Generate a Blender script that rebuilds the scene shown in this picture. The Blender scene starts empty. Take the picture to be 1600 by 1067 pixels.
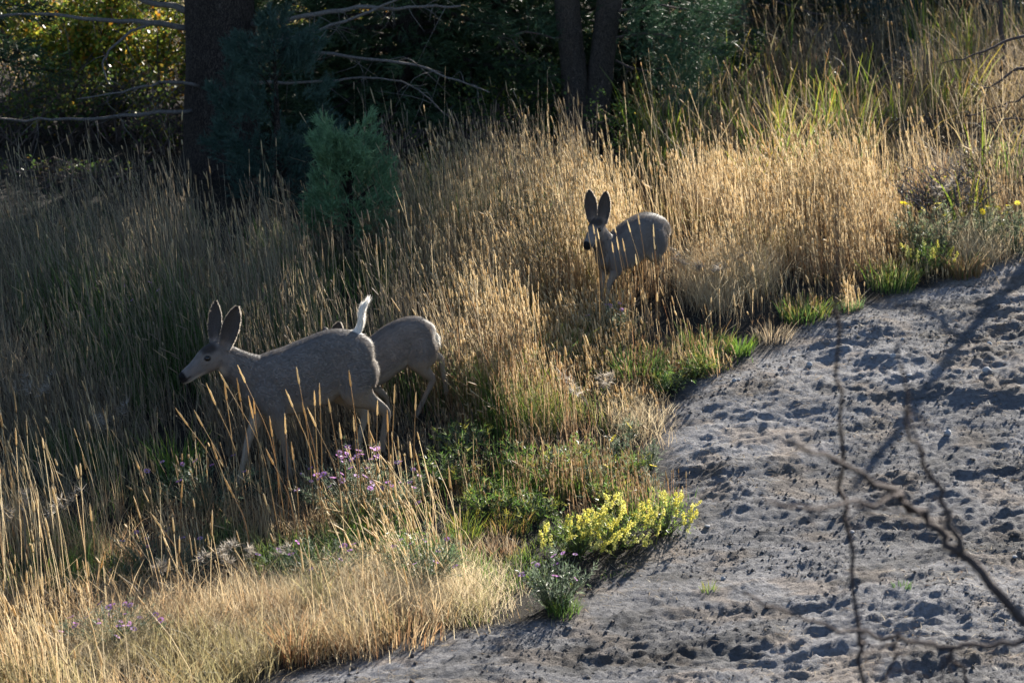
import bpy, bmesh, math, random
import numpy as np
from mathutils import Vector, Matrix

rng = np.random.default_rng(11)
random.seed(11)
R = math.radians
SC = bpy.context.scene
COL = SC.collection

# ------------------------------------------------------------------ camera, sky, sun, exposure
CZ, FPX, PITCH = 5.3, 4600.0, R(12)
cam_d = bpy.data.cameras.new('camera')
cam = bpy.data.objects.new('camera', cam_d); COL.objects.link(cam)
cam.location = (0, 0, CZ); cam.rotation_euler = (R(90) - PITCH, 0, 0)
cam_d.sensor_width = 36; cam_d.lens = 36 * FPX / 1600
cam_d.clip_start = .1; cam_d.clip_end = 900
cam_d.dof.use_dof = True; cam_d.dof.focus_distance = 20.6; cam_d.dof.aperture_fstop = 3.4
SC.camera = cam

SUN_AZ, SUN_EL = R(25), R(23)          # azimuth clockwise from +Y (away from the camera) towards +X
W = bpy.data.worlds.new('World'); SC.world = W; W.use_nodes = True
wn = W.node_tree.nodes; sky = wn.new('ShaderNodeTexSky'); sky.sky_type = 'NISHITA'; sky.sun_disc = False
sky.sun_elevation = SUN_EL; sky.sun_rotation = SUN_AZ; sky.altitude = 1800; sky.dust_density = .6
W.node_tree.links.new(sky.outputs[0], wn['Background'].inputs[0]); wn['Background'].inputs[1].default_value = .074
sun_d = bpy.data.lights.new('sun', 'SUN'); sun_d.energy = 5.0; sun_d.angle = R(.53); sun_d.color = (1, .93, .82)
sun = bpy.data.objects.new('sun', sun_d); COL.objects.link(sun)
SD = Vector((math.sin(SUN_AZ) * math.cos(SUN_EL), math.cos(SUN_AZ) * math.cos(SUN_EL), math.sin(SUN_EL)))
sun.rotation_euler = SD.to_track_quat('Z', 'Y').to_euler(); sun.location = (8, 30, 25)
vs = SC.view_settings; vs.view_transform = 'Standard'; vs.look = 'None'; vs.gamma = 1; vs.exposure = 1.75
SC.render.film_transparent = False
cy = SC.cycles
cy.max_bounces = 6; cy.diffuse_bounces = 3; cy.glossy_bounces = 2; cy.transmission_bounces = 4; cy.transparent_max_bounces = 4
cy.caustics_reflective = False; cy.caustics_refractive = False; cy.use_denoising = True
cy.sample_clamp_indirect = 6

# ------------------------------------------------------------------ small maths
def smooth(a, b, x):
    t = np.clip((np.asarray(x, float) - a) / (b - a), 0, 1); return t * t * (3 - 2 * t)
_tabs = {}
def vnoise(x, y, seed=0):
    if seed not in _tabs: _tabs[seed] = np.random.default_rng(900 + seed).random((256, 256))
    T = _tabs[seed]; x = np.asarray(x, float); y = np.asarray(y, float)
    ix = np.floor(x).astype(int); iy = np.floor(y).astype(int); fx = x - ix; fy = y - iy
    fx = fx * fx * (3 - 2 * fx); fy = fy * fy * (3 - 2 * fy)
    a = T[ix & 255, iy & 255]; b = T[(ix + 1) & 255, iy & 255]; c = T[ix & 255, (iy + 1) & 255]; d = T[(ix + 1) & 255, (iy + 1) & 255]
    return (a * (1 - fx) + b * fx) * (1 - fy) + (c * (1 - fx) + d * fx) * fy
def fbm(x, y, seed=0, oct=4):
    s = 0; a = .5; n = 0
    for k in range(oct):
        s = s + a * vnoise(x * 2**k + 17.3 * k, y * 2**k + 9.1 * k, seed + k); n += a; a *= .5
    return s / n

# ------------------------------------------------------------------ terrain height
PY = np.array([-6, 0, 5, 8, 11, 14, 16.8, 18, 20, 21, 23.2, 24.5, 27.5, 32, 37, 45, 60, 90, 160.])
PZ = CZ - np.array([1.5, 1.7, 2.4, 3.6, 4.7, 5.35, 5.62, 5.5, 5.29, 5.12, 4.68, 4.47, 4.22, 3.92, 3.49, 2.5, .2, -7, -26.])
_h = np.diff(PY); _d = np.diff(PZ) / _h; PM = np.concatenate([[_d[0]], (_d[:-1] * _h[1:] + _d[1:] * _h[:-1]) / (_h[:-1] + _h[1:]), [_d[-1]]])
def prof(y):
    y = np.clip(np.asarray(y, float), PY[0], PY[-1]); i = np.clip(np.searchsorted(PY, y) - 1, 0, len(PY) - 2)
    h = _h[i]; t = (y - PY[i]) / h
    return (2*t**3 - 3*t**2 + 1) * PZ[i] + (t**3 - 2*t**2 + t) * h * PM[i] + (-2*t**3 + 3*t**2) * PZ[i+1] + (t**3 - t**2) * h * PM[i+1]
def H0(x, y):
    x = np.asarray(x, float); y = np.asarray(y, float)
    z = prof(y) + .07 * np.clip(x - .5, 0, 8) * smooth(24, 31, y)
    z = z - .10 * smooth(-.5, -2.5, x) * smooth(17, 19, y) * (1 - smooth(21, 23, y))
    return z + .10 * (fbm(x * .5 + 3, y * .5, 40, 3) - .5) * smooth(15, 19, y)
def ray(u, v):
    a = (u - 800) / FPX; b = (v - 533.5) / FPX
    return np.array([a, math.cos(PITCH) - b * math.sin(PITCH), -math.sin(PITCH) - b * math.cos(PITCH)])
def pix(u, v):
    "point of the ground that the photograph shows at (u, v)"
    d = ray(u, v); t = np.linspace(13, 60, 9400); z = CZ + d[2] * t
    k = np.argmax(z < H0(d[0] * t, d[1] * t)); return float(d[0] * t[k]), float(d[1] * t[k])
def at(u, v, y):
    "point at distance y"
    d = ray(u, v); t = y / d[1]; return np.array([d[0] * t, y, CZ + d[2] * t])

EDGE = [pix(*q) for q in [(430, 1062), (560, 1035), (700, 990), (850, 968), (960, 900), (1010, 845), (1050, 800), (1030, 720), (1015, 650), (1130, 578), (1300, 495), (1450, 445), (1600, 398)]]
POLY = np.array([(-1.6, 13.0), (-1.45, 15.6)] + EDGE + [(6.5, 26.2), (9, 27), (9, 13.0)])
def dirt_sd(x, y):
    "distance inside (+) or outside (-) the bare dirt bank"
    x = np.asarray(x, float).ravel(); y = np.asarray(y, float).ravel()
    best = np.full(x.shape, 1e9); ins = np.zeros(x.shape, bool); n = len(POLY)
    for i in range(n):
        ax, ay = POLY[i]; bx, by = POLY[(i + 1) % n]; ex, ey = bx - ax, by - ay
        t = np.clip(((x - ax) * ex + (y - ay) * ey) / (ex * ex + ey * ey), 0, 1)
        best = np.minimum(best, np.hypot(x - ax - t * ex, y - ay - t * ey))
        c = ((ay > y) != (by > y)) & (x < (bx - ax) * (y - ay) / (by - ay + 1e-12) + ax); ins ^= c
    return np.where(ins, best, -best)
def relief(x, y, sd):
    m = smooth(-.15, .45, sd)
    big = fbm(x * .8, y * .8, 3, 2) - .5
    wx = x + .22 * (fbm(x * 2.5, y * 2.5, 60, 3) - .5); wy = y + .22 * (fbm(x * 2.5, y * 2.5, 64, 3) - .5)
    p, r = .9 * wx + .42 * wy, -.42 * wx + .9 * wy
    q = fbm(p * 1.3, r * 2.6, 7, 3); ter = smooth(.42, .50, q) * .5 + smooth(.55, .62, q) * .5
    rid = 1 - np.abs(2 * fbm(p * 1.6, r * 4.4, 11, 4) - 1)
    ter2 = smooth(.5, .57, fbm(p * 2.6 + 9, r * 7, 15, 4))
    mid = np.abs(2 * fbm(p * 4 + 3, r * 10, 21, 4) - 1)
    crumb = smooth(.42, .60, fbm(p * 8, r * 17, 19, 3)); fine = fbm(x * 26, y * 26, 25, 2) - .5
    rough = smooth(.32, .60, fbm(x * .9 + 5, y * 1.0, 30, 3))
    sharp = np.abs(2 * fbm(p * 9, r * 14, 33, 2) - 1); grit = np.abs(2 * fbm(x * 18, y * 18, 35, 2) - 1)
    return m * (.12 * big + .045 * ter * (.3 + .7 * rough) + .030 * (rid - .6) + .020 * ter2 * (.25 + .75 * rough) + .018 * (mid - .2) * (.25 + .75 * rough) + .014 * crumb * (.2 + .8 * rough) + .016 * (sharp - .3) * (.25 + .75 * rough) + .014 * (grit - .3) + .016 * fine + .03)
def H(x, y):
    x = np.asarray(x, float); y = np.asarray(y, float); s = x.shape
    sd = dirt_sd(x, y).reshape(s); return H0(x, y) + relief(x, y, sd)
def G(x, y): return float(H(np.array([x]), np.array([y]))[0])

# ------------------------------------------------------------------ objects and meshes
def tag(o, label=None, cat=None, group=None, kind=None):
    for k, v in (('label', label), ('category', cat), ('group', group), ('kind', kind)):
        if v: o[k] = v
    return o
def empty(name, loc, label, cat, group=None, rz=0):
    o = bpy.data.objects.new(name, None); COL.objects.link(o); o.location = loc; o.rotation_euler = (0, 0, rz); o.empty_display_size = .1
    return tag(o, label, cat, group)
class Buf:
    def __init__(s): s.V = []; s.C = []; s.F = {3: [], 4: []}; s.n = 0
    def add(s, V, C, *faces):
        V = np.asarray(V, float).reshape(-1, 3); C = np.asarray(C, float)
        if C.ndim == 1: C = np.tile(C, (len(V), 1))
        s.V.append(V); s.C.append(C.reshape(-1, 3))
        for f in faces:
            f = np.asarray(f, int)
            if f.size: s.F[f.shape[-1]].append(f.reshape(-1, f.shape[-1]) + s.n)
        s.n += len(V)
    def mesh(s, name, mat, smoothed=False, origin=None):
        V = np.concatenate(s.V); C = np.concatenate(s.C)
        if origin is not None: V = V - np.asarray(origin)
        me = bpy.data.meshes.new(name); me.vertices.add(len(V)); me.vertices.foreach_set('co', V.astype(np.float32).ravel())
        loops, starts, k = [], [], 0
        for n in (3, 4):
            if s.F[n]:
                f = np.concatenate(s.F[n]); loops.append(f.ravel()); starts.append(k + np.arange(len(f)) * n); k += f.size
        me.loops.add(k); me.loops.foreach_set('vertex_index', np.concatenate(loops).astype(np.int32))
        st = np.concatenate(starts); me.polygons.add(len(st)); me.polygons.foreach_set('loop_start', st.astype(np.int32))
        me.update(calc_edges=True)
        if smoothed: me.polygons.foreach_set('use_smooth', np.ones(len(st), bool))
        a = me.color_attributes.new('Col', 'FLOAT_COLOR', 'POINT')
        a.data.foreach_set('color', np.c_[C, np.ones(len(C))].astype(np.float32).ravel())
        me.materials.append(mat); return me
    def obj(s, name, mat, parent=None, smoothed=False, origin=None):
        o = bpy.data.objects.new(name, s.mesh(name, mat, smoothed, origin)); COL.objects.link(o); o.parent = parent
        if origin is not None and parent is None: o.location = origin
        return o
def inst(name, me, parent, loc, rot=(0, 0, 0), sc=1):
    o = bpy.data.objects.new(name, me); COL.objects.link(o); o.parent = parent; o.location = loc; o.rotation_euler = rot
    o.scale = (sc, sc, sc); return o

# ------------------------------------------------------------------ materials
def newmat(name):
    m = bpy.data.materials.new(name); m.use_nodes = True; nt = m.node_tree; return m, nt, nt.nodes['Principled BSDF'], nt.nodes['Material Output']
def mat_veg(name, trans=.4, rough=.55, spec=.3, gain=1.0):
    m, nt, p, out = newmat(name); n = nt.nodes; L = nt.links.new
    a = n.new('ShaderNodeAttribute'); a.attribute_name = 'Col'
    L(a.outputs[0], p.inputs['Base Color']); p.inputs['Roughness'].default_value = rough; p.inputs['Specular IOR Level'].default_value = spec
    t = n.new('ShaderNodeBsdfTranslucent'); g = n.new('ShaderNodeMix'); g.data_type = 'RGBA'; g.blend_type = 'MULTIPLY'; g.inputs[0].default_value = 1
    L(a.outputs[0], g.inputs[6]); g.inputs[7].default_value = (gain, gain, gain, 1); L(g.outputs[2], t.inputs[0])
    mx = n.new('ShaderNodeMixShader'); mx.inputs[0].default_value = trans
    L(p.outputs[0], mx.inputs[1]); L(t.outputs[0], mx.inputs[2]); L(mx.outputs[0], out.inputs[0]); return m
def mat_bark(name, c1, c2, scale=9, bump=.9, stretch=.25):
    m, nt, p, out = newmat(name); n = nt.nodes; L = nt.links.new
    tc = n.new('ShaderNodeTexCoord'); mp = n.new('ShaderNodeMapping'); mp.inputs['Scale'].default_value = (1, 1, stretch); L(tc.outputs['Object'], mp.inputs[0])
    v = n.new('ShaderNodeTexVoronoi'); v.inputs['Scale'].default_value = scale; v.feature = 'DISTANCE_TO_EDGE'
    nz = n.new('ShaderNodeTexNoise'); nz.inputs['Scale'].default_value = scale * 1.7; nz.inputs['Detail'].default_value = 7; L(mp.outputs[0], nz.inputs[0])
    mm = n.new('ShaderNodeMix'); mm.data_type = 'RGBA'; mm.inputs[0].default_value = .3; L(mp.outputs[0], mm.inputs[6]); L(nz.outputs[1], mm.inputs[7]); L(mm.outputs[2], v.inputs[0])
    r = n.new('ShaderNodeMapRange'); r.inputs[2].default_value = .35; L(v.outputs[0], r.inputs[0])
    ad = n.new('ShaderNodeMath'); ad.operation = 'MULTIPLY_ADD'; ad.inputs[1].default_value = .5; L(nz.outputs[0], ad.inputs[0]); L(r.outputs[0], ad.inputs[2])
    cr = n.new('ShaderNodeValToRGB'); cr.color_ramp.elements[0].color = (*c1, 1); cr.color_ramp.elements[1].color = (*c2, 1); cr.color_ramp.elements[0].position = .25; cr.color_ramp.elements[1].position = 1.0
    L(ad.outputs[0], cr.inputs[0]); L(cr.outputs[0], p.inputs['Base Color']); p.inputs['Roughness'].default_value = .85; p.inputs['Specular IOR Level'].default_value = .2
    b = n.new('ShaderNodeBump'); b.inputs['Strength'].default_value = bump; b.inputs['Distance'].default_value = .02; L(ad.outputs[0], b.inputs['Height']); L(b.outputs[0], p.inputs['Normal']); return m
def mat_ground():
    m, nt, p, out = newmat('ground'); n = nt.nodes; L = nt.links.new
    a = n.new('ShaderNodeAttribute'); a.attribute_name = 'Col'; tc = n.new('ShaderNodeTexCoord')
    n1 = n.new('ShaderNodeTexNoise'); n1.inputs['Scale'].default_value = 26; n1.inputs['Detail'].default_value = 9; n1.inputs['Roughness'].default_value = .7; L(tc.outputs['Object'], n1.inputs[0])
    n2 = n.new('ShaderNodeTexNoise'); n2.inputs['Scale'].default_value = 160; n2.inputs['Detail'].default_value = 3; L(tc.outputs['Object'], n2.inputs[0])
    r = n.new('ShaderNodeMapRange'); r.inputs[1].default_value = .3; r.inputs[2].default_value = .7; r.inputs[3].default_value = .55; r.inputs[4].default_value = 1.35; L(n1.outputs[0], r.inputs[0])
    mu = n.new('ShaderNodeMix'); mu.data_type = 'RGBA'; mu.blend_type = 'MULTIPLY'; mu.inputs[0].default_value = 1; L(a.outputs[0], mu.inputs[6]); L(r.outputs[0], mu.inputs[7])
    L(mu.outputs[2], p.inputs['Base Color']); p.inputs['Roughness'].default_value = .9; p.inputs['Specular IOR Level'].default_value = .12
    b1 = n.new('ShaderNodeBump'); b1.inputs['Strength'].default_value = 1; b1.inputs['Distance'].default_value = .05; L(n1.outputs[0], b1.inputs['Height'])
    b2 = n.new('ShaderNodeBump'); b2.inputs['Strength'].default_value = .8; b2.inputs['Distance'].default_value = .012; L(n2.outputs[0], b2.inputs['Height']); L(b1.outputs[0], b2.inputs['Normal'])
    L(b2.outputs[0], p.inputs['Normal']); return m
M_GRASS = mat_veg('grass', .5, .55, .15, 1.2)
M_LEAF = mat_veg('leaf', .45, .45, .4)
M_NEEDLE = mat_veg('needle', .2, .6, .3)
M_PETAL = mat_veg('petal', .45, .6, .2)
M_FUR = mat_veg('fur', .25, .6, .15)
M_HAIR = mat_veg('hair', .65, .5, .25, 1.4)
M_BARK = mat_bark('bark', (.016, .012, .011), (.10, .08, .07), 22, 1.0, .3)
M_BARK2 = mat_bark('scaly_bark', (.03, .024, .02), (.20, .165, .145), 26, 1.0, .45)
M_DEAD = mat_bark('dead_wood', (.07, .06, .055), (.24, .215, .20), 30, .5, .3)
M_PALE = mat_bark('bleached_wood', (.30, .25, .20), (.62, .55, .47), 30, .4, .2)
M_TWIG = mat_bark('twig_bark', (.05, .036, .032), (.15, .115, .105), 30, .5, .3)
M_GROUND = mat_ground()
M_STONE = mat_bark('stone', (.25, .25, .26), (.46, .45, .44), 14, .3, 1)
m_eye, nt_, p_, o_ = newmat('eye'); p_.inputs['Base Color'].default_value = (.008, .006, .005, 1); p_.inputs['Roughness'].default_value = .12

# ------------------------------------------------------------------ ground
def spaced(a, b, s): return np.linspace(a, b, max(2, int(round((b - a) / s)) + 1))
gx = np.unique(np.r_[-60, -40, -25, spaced(-14, -6, 1), spaced(-6, -1.6, .16), spaced(-1.6, 5.0, .0205), spaced(5.0, 5.6, .05), spaced(5.6, 9, .2), spaced(9, 16, 1), 25, 40, 60])
gy = np.unique(np.r_[-6, -3, spaced(0, 14.4, .5), spaced(14.4, 16.4, .04), spaced(16.4, 25.2, .024), spaced(25.2, 40, .2), spaced(40, 60, 1.5), 70, 90, 120, 160])
X, Y = np.meshgrid(gx, gy); SDG = dirt_sd(X, Y).reshape(X.shape)
wob = SDG + .35 * (fbm(X * 2.2, Y * 2.2, 50, 4) - .5)
Z = H0(X, Y) + relief(X, Y, SDG)
dm = smooth(-.12, .18, wob)[..., None]
tone = fbm(X * 1.1, Y * 1.6, 52, 4)[..., None]
dirt_c = np.array([.225, .220, .226]) * (.35 + 1.25 * tone)
warm = smooth(.52, .66, fbm(X * 3 + 4, Y * 4, 54, 3))[..., None]
dirt_c = dirt_c * (1 - warm) + dirt_c * np.array([1.08, .95, .82]) * warm
dk = smooth(.55, .68, fbm(.9 * X * 1.6 + .42 * Y * 1.6, -.42 * X * 3.6 + .9 * Y * 3.6, 58, 4))[..., None]; dirt_c = dirt_c * (1 - .4 * dk)
soil = np.array([.034, .028, .022]) * (.6 + .8 * fbm(X * 3, Y * 3, 56, 3)[..., None])
GC = dirt_c * dm + soil * (1 - dm)
nx, ny = len(gx), len(gy); idx = np.arange(nx * ny).reshape(ny, nx)
b = Buf(); b.add(np.stack([X, Y, Z], -1), GC.reshape(-1, 3), np.stack([idx[:-1, :-1], idx[:-1, 1:], idx[1:, 1:], idx[1:, :-1]], -1))
tag(b.obj('ground', M_GROUND, smoothed=True), 'bare grey dirt bank and dark soil under the grass hillside', None, None, 'structure')

# ------------------------------------------------------------------ builders: tubes, blades, seed heads, sprigs
def unit(v): v = np.asarray(v, float); return v / (np.linalg.norm(v, axis=-1, keepdims=True) + 1e-12)
def tube(buf, pts, rad, sides=7, col=(.2, .2, .2), rough=0, wig=0, sub=1, seed=0):
    P = np.array([np.asarray(q, float) for q in pts]); r = np.asarray(rad, float) * np.ones(len(P))
    if sub > 1 and len(P) > 2:
        s = np.arange(len(P)); f = np.linspace(0, len(P) - 1, (len(P) - 1) * sub + 1); i = np.clip(f.astype(int), 0, len(P) - 2); t = (f - i)[:, None]
        Mv = np.gradient(P, axis=0); a, bb = P[i], P[i + 1]
        Pn = (2*t**3 - 3*t**2 + 1) * a + (t**3 - 2*t**2 + t) * Mv[i] + (-2*t**3 + 3*t**2) * bb + (t**3 - t**2) * Mv[i + 1]
        r = np.interp(f, s, r); P = Pn
    g = np.random.default_rng(seed + 5)
    if wig: P[1:-1] += g.normal(0, wig, (len(P) - 2, 3))
    T = unit(np.gradient(P, axis=0)); ref = np.where(np.abs(T[:, 2:3]) > .9, [[1., 0, 0]], [[0, 0, 1.]])
    A = unit(np.cross(T, ref)); 
    for k in range(1, len(A)):
        A[k] = unit(A[k - 1] - T[k] * np.dot(A[k - 1], T[k]))
    B = np.cross(T, A); th = np.arange(sides) * 2 * math.pi / sides
    rr = r[:, None] * (1 + rough * g.normal(0, 1, (len(P), sides)))
    V = P[:, None] + rr[..., None] * (np.cos(th)[None, :, None] * A[:, None] + np.sin(th)[None, :, None] * B[:, None])
    n = len(P); ix = np.arange(n * sides).reshape(n, sides); nxt = np.roll(ix, -1, 1)
    q = np.stack([ix[:-1], nxt[:-1], nxt[1:], ix[1:]], -1)
    V = np.concatenate([V.reshape(-1, 3), P[[0, -1]]]); c0 = n * sides
    t0 = np.stack([np.full(sides, c0), nxt[0], ix[0]], -1); t1 = np.stack([np.full(sides, c0 + 1), ix[-1], nxt[-1]], -1)
    buf.add(V, np.asarray(col), q, t0, t1)
def blades(buf, root, h, az, lean, w, c0, c1, S=3, droop=0., face=None, pw=1.7, tip=.12):
    root = np.asarray(root, float); N = len(root); one = np.ones(N); h = h * one; az = az * one; lean = lean * one; w = w * one; droop = droop * one
    t = np.linspace(0, 1, S + 1)[None]; hor = (h * lean)[:, None] * t**pw; zz = h[:, None] * (t - droop[:, None] * t**3) * np.sqrt(1 / (1 + (.5 * lean[:, None])**2))
    c = np.stack([root[:, 0:1] + np.cos(az)[:, None] * hor, root[:, 1:2] + np.sin(az)[:, None] * hor, root[:, 2:3] + zz], -1)
    ph = (rng.uniform(0, math.pi, N) if face is None else face * one)
    ww = w[:, None] * (tip + (1 - tip) * (1 - t**2.2)); wv = np.stack([np.cos(ph), np.sin(ph), 0 * ph], -1)[:, None] * ww[..., None] * .5
    V = np.stack([c - wv, c + wv], 2); ix = np.arange(N * (S + 1) * 2).reshape(N, S + 1, 2)
    q = np.stack([ix[:, :-1, 0], ix[:, :-1, 1], ix[:, 1:, 1], ix[:, 1:, 0]], -1)
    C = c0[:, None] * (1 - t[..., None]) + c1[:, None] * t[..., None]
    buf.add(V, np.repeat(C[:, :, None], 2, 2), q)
    return c[:, -1], unit(c[:, -1] - c[:, -2])
def heads(buf, base, d, L, r, col):
    base = np.asarray(base, float); N = len(base); one = np.ones(N); L = L * one; r = r * one; d = unit(d)
    A = unit(np.cross(d, [[.3, 1., .1]])); B = np.cross(d, A); th = np.array([0, 2.094, 4.189])
    ring = (np.cos(th)[None, :, None] * A[:, None] + np.sin(th)[None, :, None] * B[:, None]) * r[:, None, None]
    a = base[:, None] - 0 * ring[:, :1]; V = np.concatenate([a, a + d[:, None] * (L * .2)[:, None, None] + ring, a + d[:, None] * (L * .75)[:, None, None] + ring * .85, a + d[:, None] * L[:, None, None]], 1)
    i = (np.arange(N) * 8)[:, None]
    def F(*k): return np.stack([i[:, 0] + q for q in k], -1)
    t = np.concatenate([F(0, 2, 1), F(0, 3, 2), F(0, 1, 3), F(7, 4, 5), F(7, 5, 6), F(7, 6, 4)]); q = np.concatenate([F(1, 2, 5, 4), F(2, 3, 6, 5), F(3, 1, 4, 6)])
    buf.add(V, np.repeat(np.asarray(col)[:, None] * np.ones((N, 1, 3)), 8, 1), t, q)
def sprigs(buf, o, d, l, K, nl, nw, col, spread=.8, jit=.2):
    "K narrow leaves round each twig (o, d, l)"
    o = np.asarray(o, float); N = len(o); d = unit(d); l = l * np.ones(N); s = rng.random((N, K)) ** .8
    p = o[:, None] + d[:, None] * (l[:, None] * s)[..., None]
    side = rng.normal(0, 1, (N, K, 3)); side = unit(side - d[:, None] * (side * d[:, None]).sum(-1, keepdims=True))
    nd = unit(d[:, None] + side * spread * rng.uniform(.6, 1.3, (N, K, 1))); ln = nl * rng.uniform(.6, 1.25, (N, K, 1))
    wd = unit(np.cross(nd, rng.normal(0, 1, (N, K, 3)))) * nw * .5
    V = np.stack([p - wd, p + wd, p + nd * ln], 2)
    i = np.arange(N * K).reshape(-1, 1) * 3
    col = np.asarray(col); C = (col if col.ndim == 2 else np.tile(col, (N, 1)))[:, None] * rng.uniform(1 - jit, 1 + jit, (N, K, 1))
    buf.add(V, np.repeat(C[:, :, None], 3, 2), i + np.array([[0, 1, 2]]))
def pal(N, cols, wts=None, jit=.18):
    cols = np.array(cols, float); k = rng.choice(len(cols), N, p=None if wts is None else np.array(wts) / np.sum(wts)); k2 = rng.choice(len(cols), N, p=None if wts is None else np.array(wts) / np.sum(wts)); f = rng.random((N, 1)) * .5
    return (cols[k] * (1 - f) + cols[k2] * f) * rng.uniform(1 - jit, 1 + jit, (N, 1))
def onground(x, y): return np.stack([x, y, H(x, y) - .01], -1)
def scatter(n, xr, yr, dens, margin=.8):
    xs, ys = [], []; got = 0
    for _ in range(60):
        x = rng.uniform(*xr, n); y = rng.uniform(*yr, n)
        k = (np.abs(x) < y * .174 + margin) & (rng.random(n) < dens(x, y)); xs.append(x[k]); ys.append(y[k]); got += k.sum()
        if got >= n: break
    return np.concatenate(xs)[:n], np.concatenate(ys)[:n]

TAN = [(.44, .34, .20), (.52, .42, .26), (.36, .265, .15), (.30, .20, .11)]
GOLD = [(.60, .48, .29), (.68, .56, .36), (.52, .38, .20)]
RUST = [(.30, .14, .06), (.36, .20, .09), (.24, .13, .07)]
GREY = [(.25, .21, .155), (.19, .155, .115), (.31, .26, .19), (.14, .11, .08)]
GREEN = [(.08, .14, .04), (.055, .105, .035), (.11, .17, .045)]
LIME = [(.19, .25, .025), (.29, .29, .03), (.13, .21, .03), (.36, .26, .04)]
BLOND = [(.70, .58, .38), (.62, .50, .31), (.76, .66, .46)]

# ------------------------------------------------------------------ grasses (nobody could count them)
def veg(x, y, lo=-.12, hi=.06, amp=.8):
    s = dirt_sd(x, y).reshape(np.shape(x)); return 1 - smooth(lo, hi, s + amp * (fbm(x * 2.5, y * 2.5, 70, 3) - .5))
def treeline(x): return np.interp(x, [-9, -1.5, -.9, 0, .8, 1.4, 1.9, 2.3], [24.5, 24.6, 25.7, 26.4, 27, 28.2, 32, 70])
def clump(x, y, s, seed, lo=.3, hi=.65): return smooth(lo, hi, fbm(x * s, y * s, seed, 3))
def lean_az(n, sd=.9): return math.pi + rng.normal(0, sd, n)
def stalks(buf, x, y, h, lean, w, c0, c1, L, r, ch, sd=.9, S=3):
    n = len(x); k = rng.random(n) < .08; lean = np.where(k, rng.uniform(.6, 1.6, n), lean) * (.4 + 1.2 * fbm(x * 1.7, y * 1.7, 150, 2)); h = np.where(k, h * .75, h) * rng.choice([1, 1, 1, 1.18, .8], n); L = L * rng.choice([.4, .8, 1, 1, 1.3, 1.7], n); r = r * rng.choice([.45, .8, 1, 1, 1.2], n); ang = lean_az(n, sd * .7) + 2.4 * (fbm(x * .9, y * .9, 152, 2) - .5)
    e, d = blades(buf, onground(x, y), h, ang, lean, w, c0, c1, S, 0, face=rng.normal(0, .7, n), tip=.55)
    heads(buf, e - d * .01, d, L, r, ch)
N_ = lambda n, m, s, lo, hi: np.clip(rng.normal(m, s, n), lo, hi)
GR = {}
# plants and animals keep the grass before them low
ROOM = [(*pix(u, v), r, f) for u, v, r, f in [(570, 815, .55, .45), (665, 912, .36, .3), (870, 950, .35, .3), (175, 1010, .42, .3), (900, 862, .3, .35), (965, 852, .3, .35), (1032, 838, .3, .35), (1000, 720, .4, .5), (900, 760, .4, .6),
        (1450, 425, .35, .4), (1500, 405, .45, .6), (1580, 395, .4, .6), (1392, 450, .3, .3), (1505, 432, .3, .3), (1258, 497, .3, .35), (1156, 552, .25, .35), (1000, 590, .3, .5), (800, 780, .35, .5), (1470, 345, .5, .5)]]
ROOM += [(-1.75, 19.75, .95, .26), (-1.1, 19.9, .85, .28), (-.72, 20.75, .65, .25), (.62, 22.95, .5, .36), (.72, 22.3, .55, .45), (1.05, 23.1, .36, .7), (*pix(545, 425), .42, .4), (*pix(430, 400), .4, .6)]
def room(x, y):
    f = np.ones(np.shape(x))
    for (a, c, r, lo) in ROOM:
        d = np.hypot((x - a) / r, np.where(y < c, (y - c) / (r * 1.9), (y - c) / r)); f = np.minimum(f, lo + (1 - lo) * smooth(.75, 1.15, d))
    return f
# golden seed-head grass round the fawn
b = Buf()
def z_gold(x, y): return smooth(-1.1, .1, x) * smooth(20.8, 22.0, y) * (1 - smooth(25.2, 26.8, y)) * veg(x, y) * (.05 + .95 * clump(x, y, 1.7, 71, .34, .62)) * (y < treeline(x))
def h_gold(x, y): return (.80 + .28 * smooth(22.8, 24.6, y)) * (.72 + .42 * fbm(x * .9, y * .9, 73, 2)) * (.40 + .60 * smooth(0, -1.5, dirt_sd(x, y)))
x, y = scatter(9500, (-1.4, 5.2), (20.4, 26.8), z_gold); n = len(x)
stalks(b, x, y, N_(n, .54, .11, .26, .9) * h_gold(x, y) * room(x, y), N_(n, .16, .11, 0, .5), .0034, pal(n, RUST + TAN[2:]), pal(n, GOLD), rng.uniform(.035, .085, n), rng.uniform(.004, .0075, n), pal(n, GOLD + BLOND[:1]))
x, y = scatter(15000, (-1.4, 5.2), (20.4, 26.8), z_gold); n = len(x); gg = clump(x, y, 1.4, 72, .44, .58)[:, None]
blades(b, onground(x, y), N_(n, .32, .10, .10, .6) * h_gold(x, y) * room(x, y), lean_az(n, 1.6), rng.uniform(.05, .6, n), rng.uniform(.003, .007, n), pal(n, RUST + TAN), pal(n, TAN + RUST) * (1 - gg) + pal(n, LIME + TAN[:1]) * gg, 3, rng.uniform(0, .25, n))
tag(b.obj('golden_grass', M_GRASS), 'sunlit golden seed-head grass surrounding the fawn with upright ears', 'grass', None, 'stuff')
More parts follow.
